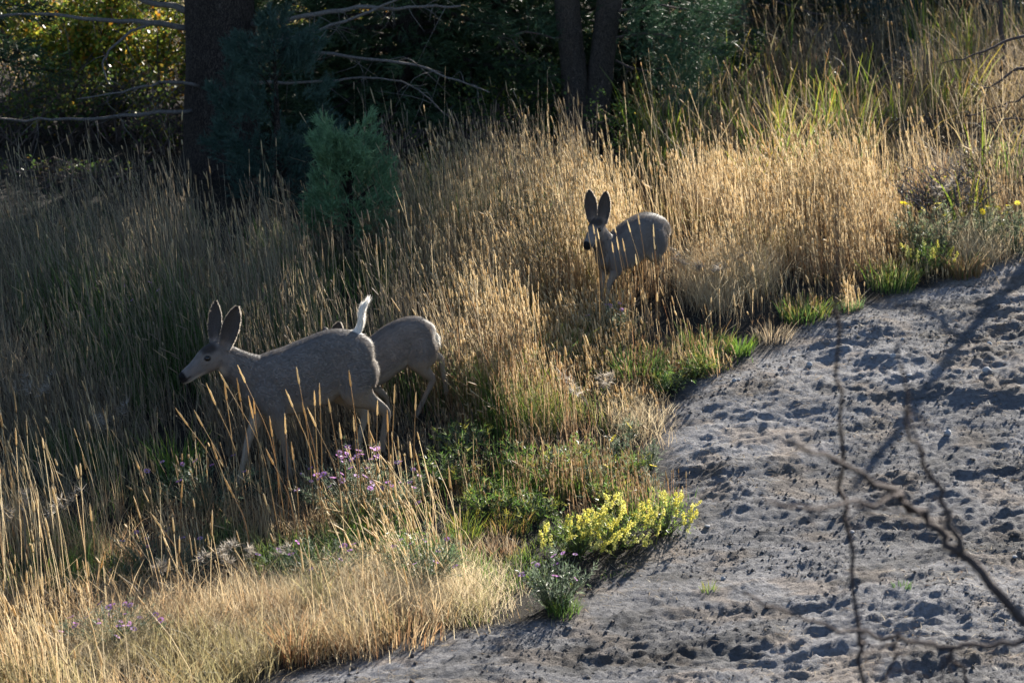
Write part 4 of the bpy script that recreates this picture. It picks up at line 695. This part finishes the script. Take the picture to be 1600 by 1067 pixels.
for (u, v, w, h, lab) in [(800, 740, .2, .24, 'fresh green weed at the top of the rusty verge'), (850, 755, .2, .22, 'grey-green leafy weed among rusty stems on the verge'), (905, 735, .18, .22, 'leafy weed with pale leaves under lime blades'), (950, 790, .18, .2, 'spreading weed just above the bright yellow herb'), (760, 800, .2, .2, 'yellow-green weed beside bare soil on the verge'), (830, 815, .2, .2, 'leafy weed between rust-tipped tuft and yellow herb'), (700, 760, .22, .25, 'green weed right against the large aster clump'), (980, 745, .14, .16, 'sparse weed creeping onto the dirt'), (730, 715, .25, .25, 'green weed in thin grass behind the aster clump'), (1090, 585, .14, .13, 'little weed on the dirt under the bright tuft'), (1045, 610, .16, .15, 'weed at the corner where dirt meets grass'), (640, 880, .2, .2, 'lush green weed behind the rounded aster bush')]:
    herb('green_weed', u, v, w, h, 44, 0, [(.10, .19, .04), (.16, .26, .05), (.20, .24, .12), (.30, .28, .05)], lab, None, d_=w * 1.3, leaf=(.04, .008), K=12)
# silvery plants with curled seed pods
def seedplant(u, v, h, n, label, lean=(0, 0), sp=.16):
    x, y = pix(u, v); B = np.array([x, y, G(x, y)]); t = empty('seed_plant', tuple(B), label, 'plant'); b = Buf(); bp = Buf()
    for k in range(n):
        e = np.array([rng.normal(lean[0], sp), rng.normal(lean[1], sp), h * rng.uniform(.75, 1.05)]); tube(b, [(0, 0, -.02), e * [.4, .4, .6], e], [.004, .003, .002], 4, np.array([.3, .26, .2]), sub=2, seed=k)
        f = rng.uniform(.45, 1, 26)[:, None]; p = e * np.array([.4, .4, .6]) * (1 - f) + e * f; d = unit(rng.normal(0, 1, (26, 3)) * [1, 1, .3] + [-.4, 0, .5]); sprigs(bp, p, d, .02, 3, .055, .005, pal(26, [(.32, .28, .23), (.42, .38, .33), (.26, .22, .17)]), .6)
    b.obj('stems', M_GRASS, t); bp.obj('seed_pods', M_GRASS, t)['kind'] = 'stuff'; return t
seedplant(40, 690, .5, 6, 'silvery curled-pod plant standing alone in shaded grass'); seedplant(175, 720, .42, 4, 'thin silvery curled-pod plant near the bright green tuft'); seedplant(40, 905, .55, 5, 'pale feathery seed plant among tan stalks', (.02, 0)); seedplant(285, 935, .35, 5, 'pale curled seed plant beside the pale bunch grass', (.02, 0)); seedplant(395, 925, .25, 4, 'low pale curled seed plant between stalk tufts', (.05, 0)); seedplant(1110, 455, .3, 8, 'white fluffy seed plant in golden grass near the fawn', (0, 0), .22)
seedplant(1465, 365, .5, 4, 'silvery leaning seed plant beside goldenrod', (.05, 0), .1); seedplant(930, 660, .35, 7, 'brown dried seed plant at the top of the dirt margin', (0, 0), .15)
# tufts along the dirt bank
DG = [(.05, .10, .03), (.08, .15, .035)]
for (u, v, h, n, sp, c0, c1, lab) in [
        (1392, 450, .26, 260, .20, DG, DG + LIME[:2] + TAN[:1], 'dark green grass tuft on the dirt crest beside yellow herb'), (1505, 432, .26, 280, .15, DG + RUST, TAN + RUST + GREEN, 'brownish grass tuft standing alone on the bare dirt crest'),
        (1258, 497, .20, 220, .20, DG, GREEN + LIME[:2] + RUST[:1], 'low green grass tuft where golden grass meets the dirt'), (1325, 485, .12, 120, .12, DG, [(.16, .22, .12), (.12, .18, .08)], 'small grey-green tuft beside the low green tuft'),
        (1156, 552, .17, 150, .10, DG, LIME[:1] + [(.12, .26, .04)], 'bright green little tuft on the dirt slope'), (1105, 548, .22, 200, .18, DG, GREEN + RUST, 'dark tuft above the bright green little tuft'), (1000, 590, .26, 260, .22, DG, GREEN + LIME[:1], 'dark green tuft where the grass corner meets the dirt'),
        (1205, 530, .16, 160, .16, GREY, GREY + TAN, 'dry grey tuft between two green tufts on the slope'), (1000, 655, .14, 200, .22, GREY, BLOND + GREY, 'pale dry tuft at the lower corner of the dirt margin'),
        (280, 745, .42, 120, .16, GREEN, LIME[:1] + [(.16, .30, .05), (.12, .24, .05)], 'vivid green grass tuft under the muzzle of the doe'), (910, 770, .22, 150, .14, GREEN, LIME + [(.14, .28, .05)], 'lime green grass tuft behind the yellow blossoms'),
        (810, 770, .22, 160, .16, GREEN, LIME[:1] + [(.12, .26, .05)], 'fresh green tuft between the aster clump and lime tuft'), (725, 845, .22, 120, .12, GREEN, LIME, 'yellow-green grass tuft behind the rounded aster bush'), (790, 830, .18, 130, .16, RUST + GREEN, LIME + RUST, 'rust-tipped grass tuft above bare soil'),
        (880, 965, .16, 130, .10, DG, GREEN + LIME[:1], 'dark green tuft at the root of the straggly aster'), (470, 1030, .42, 90, .16, RUST, RUST + TAN, 'thin reddish stems tuft beside the pale bunch grass'), (640, 1000, .22, 140, .22, RUST + TAN, TAN + RUST, 'matted brown grass tuft at the pale patch end'),
        (1108, 932, .09, 26, .05, GREEN, LIME, 'tiny green sprout on the open dirt'), (1410, 945, .07, 40, .06, GREEN, [(.10, .22, .04)], 'tiny green sprout near the fallen twigs on the dirt'),
        (690, 400, .65, 90, .18, GREEN, LIME[:1] + [(.14, .26, .06)], 'tall green blades beside the young juniper'), (770, 300, .6, 60, .12, GREEN, LIME[:2], 'slender lime blades below the dark fir'), (100, 450, .75, 120, .2, GREEN, GREEN, 'dark green reedy tuft in the shaded tall grass'), (470, 500, .6, 80, .16, GREEN, GREEN + LIME[:1], 'green blades standing behind the neck of the doe')]:
    grass_clump('grass_tuft', u, v, h, n, sp, c0, c1, lab, .006, .55, S=3)
# tall seed stalks standing before the doe: each a thing
for (ut, vt, ub, vb) in [(371, 570, 450, 850), (342, 580, 440, 860), (322, 598, 392, 850), (350, 592, 372, 842), (370, 590, 398, 850), (388, 618, 420, 848), (396, 622, 410, 838), (274, 637, 368, 850), (303, 640, 378, 862), (421, 650, 440, 850), (446, 608, 508, 848), (463, 573, 492, 830), (472, 628, 507, 846), (480, 636, 546, 868), (499, 598, 505, 818), (513, 622, 536, 838), (545, 578, 566, 826), (552, 648, 562, 846), (491, 610, 498, 826), (575, 640, 580, 838), (590, 625, 588, 830), (617, 600, 612, 826), (605, 640, 610, 836), (650, 612, 646, 818), (445, 645, 452, 842), (530, 660, 545, 846), (415, 700, 470, 880), (455, 690, 470, 868), (330, 690, 372, 880), (350, 745, 398, 900), (207, 705, 250, 880), (128, 706, 152, 862), (235, 800, 300, 950), (70, 690, 96, 860), (12, 705, 30, 880), (40, 720, 62, 900), (88, 770, 95, 930), (140, 785, 152, 930), (165, 860, 150, 960), (285, 750, 282, 900)]:
    bx, by = pix(ub, vb); gz = G(bx, by); tp = at(ut, vt, by - .05); e = tp - np.array([bx, by, gz]); t = empty('seed_stalk', (bx, by, gz), 'tall tan grass stalk with a narrow seed head standing before the doe' if ut > 260 else 'tall tan seed stalk rising beside the pale feathery seed plants', 'grass stalk', 'tall seed stalks before the doe' if ut > 260 else 'tall seed stalks beside the seed plants')
    Lh = rng.uniform(.10, .17); d = unit(e - e * [.35, .35, .6]); b = Buf(); m = e * [.35, .35, .6]; tube(b, [(0, 0, -.02), m * .5 * [.8, .8, 1], m, e - d * Lh], [.0032, .0028, .0025, .002], 4, pal(1, TAN)[0], sub=3); b.obj('stem', M_GRASS, t)
    b = Buf(); tube(b, [e - d * Lh * 1.02, e - d * Lh * .9, e - d * Lh * .4, e], [.002, .0066, .006, .0015], 6, pal(1, GOLD)[0], rough=.12, sub=3, seed=int(ut)); b.obj('seed_head', M_GRASS, t)
# ------------------------------------------------------------------ stones, sticks, logs
def stone_mesh(seed, flat=.6):
    bm = bmesh.new(); bmesh.ops.create_icosphere(bm, subdivisions=2, radius=1); g = np.random.default_rng(seed); s = g.uniform(.7, 1.2, 3) * [1, 1, flat]
    for v in bm.verts: v.co = Vector([v.co[i] * s[i] for i in range(3)]) * (1 + .22 * (float(vnoise(v.co.x * 1.4 + seed * 3, v.co.y * 1.4 + v.co.z * 2, 140)) - .5) * 2)
    me = bpy.data.meshes.new('stone'); bm.to_mesh(me); bm.free(); me.materials.append(M_STONE); return me
SM = [stone_mesh(k) for k in range(5)]
for (u, v, s) in [(1147, 608, .024), (1154, 604, .018), (1265, 575, .03), (1240, 560, .02), (1395, 575, .03), (1420, 600, .025), (1130, 910, .02), (1190, 800, .02), (1250, 805, .022), (1410, 545, .018), (1545, 555, .03), (1540, 600, .04), (1030, 645, .02), (1480, 690, .035), (1105, 830, .02), (1330, 850, .018), (1585, 890, .02)]:
    x, y = pix(u, v); o = bpy.data.objects.new('stone', SM[int(rng.integers(5))]); COL.objects.link(o); o.location = (x, y, G(x, y) + s * .25); o.scale = (s, s, s); o.rotation_euler = (0, 0, rng.uniform(0, 6)); tag(o, 'small pale stone half sunk in the bare dirt bank', 'stone', 'small stones on the dirt bank')
b = Buf(); x, y = scatter(11000, (-1.5, 5.2), (15.5, 25), lambda x, y: smooth(-.05, .1, dirt_sd(x, y)) * (.1 + .9 * clump(x, y, 1.6, 142, .45, .65))); n = len(x)
s = np.exp(rng.normal(-5.1, .5, n)); ph = np.array([(0, 0, 1), (.94, 0, .1), (-.47, .82, .1), (-.47, -.82, .1), (0, 0, -.6)]); jit = rng.uniform(.5, 1.4, (n, 5, 1)) ; aa = rng.uniform(0, 6.283, n); ca, sa = np.cos(aa)[:, None], np.sin(aa)[:, None]
V = ph[None] * jit * s[:, None, None]; V = np.stack([V[..., 0] * ca - V[..., 1] * sa, V[..., 0] * sa + V[..., 1] * ca, V[..., 2] * .7], -1) + np.stack([x, y, H(x, y) + s * .15], -1)[:, None]
k = np.arange(n)[:, None] * 5; b.add(V, np.repeat(pal(n, [(.20, .19, .19), (.28, .27, .27), (.13, .12, .12), (.24, .20, .16)])[:, None], 5, 1), *[k + np.array([q]) for q in ((0, 1, 2), (0, 2, 3), (0, 3, 1), (4, 2, 1), (4, 3, 2), (4, 1, 3))])
tag(b.obj('soil_clods', M_GROUND), 'crumbled grey soil clods and pebbles scattered over the dirt bank', 'soil', None, 'stuff')
b = Buf(); x, y = scatter(5500, (-1.5, 5.2), (15.5, 25), lambda x, y: smooth(-.35, .0, dirt_sd(x, y)) * (.03 + .97 * np.maximum(clump(x, y, 1.1, 160, .52, .66), smooth(.45, .0, dirt_sd(x, y)) * .8))); n = len(x)
blades(b, np.stack([x, y, H(x, y) + .004], -1), rng.uniform(.008, .03, n), rng.uniform(0, 6.3, n), rng.uniform(2, 6, n), rng.uniform(.003, .006, n), pal(n, TAN + GREY + RUST), pal(n, TAN + GREY + BLOND), 2)
tag(b.obj('plant_litter', M_GRASS), 'broken straw and dead plant bits strewn over the dirt bank', 'litter', None, 'stuff')
def stick(name, pts, r0, r1, mat, label, cat='stick', twigs=0, group=None, lift=.01):
    P = []
    for q in pts:
        x, y = pix(q[0], q[1]); P.append(np.array([x, y, G(x, y) + lift + (q[2] if len(q) > 2 else 0)]))
    O = P[0].copy(); O[2] -= lift; b = Buf(); Q = [p - O for p in P]; tube(b, Q, np.linspace(r0, r1, len(Q)), 7, rough=.12, wig=.004, sub=4, seed=int(pts[0][0]))
    for k in range(twigs):
        i = k % (len(Q) - 1); a = Q[i] + (Q[i + 1] - Q[i]) * rng.random(); tube(b, [a, a + rng.normal(0, .05, 3) + [0, 0, .03], a + rng.normal(0, .1, 3) + [-.05, 0, .08]], [.004, .003, .0015], 4, sub=2, seed=k)
    return tag(b.obj(name, mat, smoothed=True, origin=tuple(O)), label, cat, group)
stick('driftwood', [(1400, 742), (1372, 732), (1340, 722, .01), (1295, 716, .03), (1265, 705, .06), (1235, 690, .09)], .022, .006, M_PALE, 'bleached forked branch lying on the bare dirt', 'branch', 10, lift=.02)
stick('bark_piece', [(1402, 740), (1385, 728, .02), (1362, 712, .05)], .02, .012, M_DEAD, 'short broken dark stub lying against the bleached branch', 'branch', lift=.02)
stick('bark_piece', [(1300, 770), (1265, 762), (1230, 768)], .02, .012, M_DEAD, 'brown weathered wood sliver below the bleached branch', 'branch')
stick('bark_piece', [(1388, 862), (1365, 856), (1340, 866)], .024, .012, M_PALE, 'tan chunk of bark on the open dirt', 'branch')
stick('bark_piece', [(1570, 830), (1550, 828), (1528, 832)], .018, .010, M_DEAD, 'reddish weathered wood chip alone on open dirt', 'branch')
for i, q in enumerate([[(1190, 870), (1130, 890), (1080, 915)], [(1120, 945), (1085, 955), (1040, 965)], [(1310, 885), (1280, 892), (1255, 898)], [(1450, 898), (1460, 905), (1470, 914)], [(1600, 868), (1570, 872), (1545, 876)], [(1200, 835), (1240, 842), (1270, 850)], [(1160, 965), (1200, 960), (1250, 962)], [(1480, 940), (1500, 925), (1540, 915)], [(1380, 905), (1420, 902), (1455, 906)], [(1120, 985), (1060, 975), (1000, 985)], [(960, 960), (920, 965), (880, 975)], [(1540, 985), (1500, 992), (1460, 1000)], [(1090, 640), (1060, 655), (1030, 670)], [(1060, 690), (1046, 702), (1044, 716)]]):
    stick('fallen_twig', q, .007, .003, M_TWIG, 'thin dark fallen twig lying across the dirt bank', 'stick', 3, 'fallen twigs on the dirt')
for q in [[(720, 945), (760, 938), (790, 940)], [(690, 955), (730, 960), (770, 950)], [(365, 1062), (372, 1045), (376, 1036)], [(705, 960), (660, 965), (620, 975)], [(990, 655), (1000, 668), (1010, 680)], [(830, 905), (780, 880), (745, 862)]]:
    stick('straw', q, .006, .003, M_PALE, 'bleached straw lying flat at the dirt edge', 'straw', 0, 'bleached straws at the dirt edge', .02)
stick('fallen_branch', [(300, 262, .03), (285, 250, .03), (276, 235, .03), (272, 218, .1)], .03, .02, M_DEAD, 'crooked grey branch fallen at the foot of the thick trunk', 'branch', 3, lift=.05)
stick('fallen_branch', [(20, 258), (110, 262, .05), (200, 255, .02)], .03, .015, M_DEAD, 'dark fallen branch half buried in shaded litter', 'branch', 10, lift=.03)
stick('fallen_branch', [(540, 250, .2), (590, 244, .15), (650, 252, .05)], .02, .012, M_DEAD, 'grey fallen branch propped beside the young juniper', 'branch', 6, lift=.03)
def log(u0, v0, u1, v1, y, r, mat, label, wig=.01):
    y = pix(u0, v0)[1] - 1.0; a, c = at(u0, v0, y), at(u1, v1, y - .1); O = np.array([a[0], a[1], G(a[0], a[1])]); b = Buf(); m = (a + c) / 2; g0 = c + (c - a) * .8; g0[2] = G(g0[0], g0[1]); tube(b, [a - O, m - O, c - O, g0 - O], [r, r * .95, r * .9, r * .8], 10, rough=.05, wig=wig, sub=5); tag(b.obj('fallen_log', mat, smoothed=True, origin=tuple(O)), label, 'log')
log(1490, 62, 1562, 70, 34.5, .04, M_PALE, 'white bleached log end lying in the hillside grass'); log(1385, 56, 1455, 58, 34.5, .03, M_DEAD, 'grey weathered log half hidden in the hillside grass')
o = bpy.data.objects.new('stone', SM[2]); COL.objects.link(o); p = pix(1237, 62); o.location = (p[0], p[1], G(p[0], p[1]) + .12); o.scale = (.09, .09, .2); tag(o, 'single pale stone in tall grass near the crest', 'stone')
x, y = pix(318, 262); o = bpy.data.objects.new('stone', SM[1]); COL.objects.link(o); o.location = (x, y, G(x, y) + .03); o.scale = (.12, .12, .1); tag(o, 'grey stone at the foot of the thick trunk', 'stone')
# dead limbs reaching into the frame over the hillside: a snag standing beyond the right edge, and the dead stem
def snag(name, base, paths, label, mat=M_TWIG, cat='tree', tw=10, tl=.4, part='branch'):
    t = empty(name, tuple(base), label, cat)
    for i, (pts, r0, r1) in enumerate(paths): limb(t, np.asarray(base), 'trunk' if i == 0 and part == 'branch' else part, pts, r0, r1, mat, tw if i else 0, 200 + i, tl, .1)
    return t
sy = 27.0; sx = px(1760, sy); SB = np.array([sx, sy, G(sx, sy)]); S_ = lambda u, v, dy=0: at(u, v, sy + dy)
snag('dead_snag', SB, [([SB - [0, 0, .1], SB + [0, 0, 1.2], SB + [.05, 0, 2.15]], .075, .035), ([S_(1760, 20), S_(1660, 50), S_(1590, 60), S_(1520, 85), S_(1470, 100)], .025, .004), ([S_(1760, 70), S_(1650, 95), S_(1590, 110), S_(1560, 130), S_(1530, 142)], .022, .005), ([S_(1760, 110), S_(1660, 110), S_(1600, 150), S_(1550, 170), S_(1500, 185)], .016, .004), ([S_(1760, 190), S_(1650, 190), S_(1580, 186), S_(1530, 195), S_(1490, 220)], .016, .003)], 'dead snag stretching bare dark branches over the hillside grass', tw=8)
sy = 30.0; sx = px(1567, sy); q = at(1565, 72, sy); SB2 = np.array([sx, sy, G(sx, sy)])
snag('dead_sapling', SB2, [([SB2 - [0, 0, .05], at(1566, 70, sy), at(1561, -30, sy), at(1558, -160, sy)], .03, .02), ([at(1562, 10, sy), at(1540, -10, sy), at(1500, -40, sy)], .01, .004)], 'single upright dark dead sapling on the hillside near the white log', tw=4)
sy = 33.0; SB3 = np.array([px(1160, sy), sy, G(px(1160, sy), sy)])
snag('dead_tree', SB3, [([SB3 - [0, 0, .1], at(1160, 20, sy), at(1158, -120, sy), at(1155, -300, sy)], .06, .03), ([at(1158, -30, sy), at(1220, 5, sy - .2), at(1270, 22, sy - .3), at(1320, 24, sy - .3), at(1380, 12, sy - .3)], .022, .005), ([at(1158, -20, sy), at(1210, -5, sy + .2), at(1260, 10, sy + .2), at(1300, 5, sy + .2)], .018, .004), ([at(1158, -10, sy), at(1200, 15, sy - .4), at(1245, 25, sy - .5)], .014, .004), ([at(1158, -60, sy), at(1100, -10, sy), at(1050, 10, sy)], .014, .004)], 'small dead tree with a spray of bare branches near the crest', tw=14)
# blurred dead sapling close by
fy = 8.6; FB = np.array([px(1720, fy) , fy, G(px(1720, fy), fy)]); F_ = lambda u, v, dy=0: at(u, v, fy + dy)
snag('dead_sapling', FB, [([FB - [0, 0, .05], F_(1700, 1110), F_(1615, 985), F_(1530, 890), F_(1490, 850), F_(1440, 805), F_(1380, 760, -.2), F_(1310, 722, -.5), F_(1230, 690, -.9)], .021, .006), ([F_(1502, 862), F_(1478, 800), F_(1450, 740), F_(1430, 690, -.2), F_(1415, 620, -.5), F_(1400, 540, -.9)], .011, .003), ([F_(1440, 806), F_(1400, 778, -.2), F_(1340, 790, -.5), F_(1270, 796, -.8), F_(1180, 782, -1.2)], .007, .005)], 'out-of-focus dead sapling leaning over the dirt from close by', cat='sapling', tw=7, tl=.14)
FB2 = np.array([px(1352, 9.4), 9.4, G(px(1352, 9.4), 9.4)]); F9 = lambda u, v, dy=0: at(u, v, 9.4 + dy)
snag('dead_stalk', FB2, [([FB2 - [0, 0, .03], F9(1347, 1080), F9(1340, 980), F9(1330, 860), F9(1322, 760, -.2), F9(1312, 620, -.6), F9(1306, 480, -1.0), F9(1308, 300, -1.4)], .009, .005), ([F9(1343, 1010), F9(1342, 1000), F9(1341, 985)], .006, .004)], 'thin upright blurred dead stalk before the dirt bank', cat='stalk', tw=2, tl=.08)
FB3 = np.array([px(1700, 9.2), 9.2, G(px(1700, 9.2), 9.2)]); F3 = lambda u, v, dy=0: at(u, v, 9.2 + dy)
snag('dead_branch', FB3, [([FB3 - [0, 0, .03], F3(1690, 1020), F3(1600, 1000), F3(1540, 1008), F3(1480, 1010), F3(1400, 998), F3(1330, 985), F3(1240, 962, -.3), F3(1160, 925, -.7)], .011, .004), ([F3(1478, 1010), F3(1492, 1035), F3(1508, 1060), F3(1530, 1110)], .008, .005), ([F3(1405, 985), F3(1396, 1025), F3(1380, 1067), F3(1372, 1100)], .005, .004)], 'low blurred dead branch crossing before the dirt bank', cat='branch', tw=6, tl=.1)
for (ut, vt, ub, vb) in [(912, 345, 935, 515), (922, 350, 945, 520), (932, 352, 952, 515), (947, 352, 985, 530), (962, 360, 980, 520), (985, 345, 1010, 510), (1006, 332, 1012, 500), (982, 362, 990, 525), (1015, 350, 1025, 500), (966, 378, 972, 540), (935, 380, 938, 540), (1000, 372, 1004, 510), (1028, 362, 1030, 500)]:
    ut += rng.normal(0, 7); vt += rng.normal(0, 8); bx, by = pix(ub, vb + 8); gz = G(bx, by); tp = at(ut, vt, by - .03); e = tp - np.array([bx, by, gz]); t = empty('seed_stalk', (bx, by, gz), 'pale seed stalk crossing before the body of the upright-eared fawn', 'grass stalk', 'seed stalks before the fawn')
    Lh = rng.uniform(.07, .11); m = e * [.35, .35, .6]; d = unit(e - m); b = Buf(); tube(b, [(0, 0, -.02), m * .5 * [.8, .8, 1], m, e - d * Lh], [.003, .0026, .0022, .0018], 4, pal(1, TAN)[0], sub=3); b.obj('stem', M_GRASS, t)
    b = Buf(); tube(b, [e - d * Lh * 1.02, e - d * Lh * .9, e - d * Lh * .4, e], [.002, .0058, .005, .0015], 6, pal(1, BLOND)[0], rough=.12, sub=3, seed=int(ut)); b.obj('seed_head', M_GRASS, t)
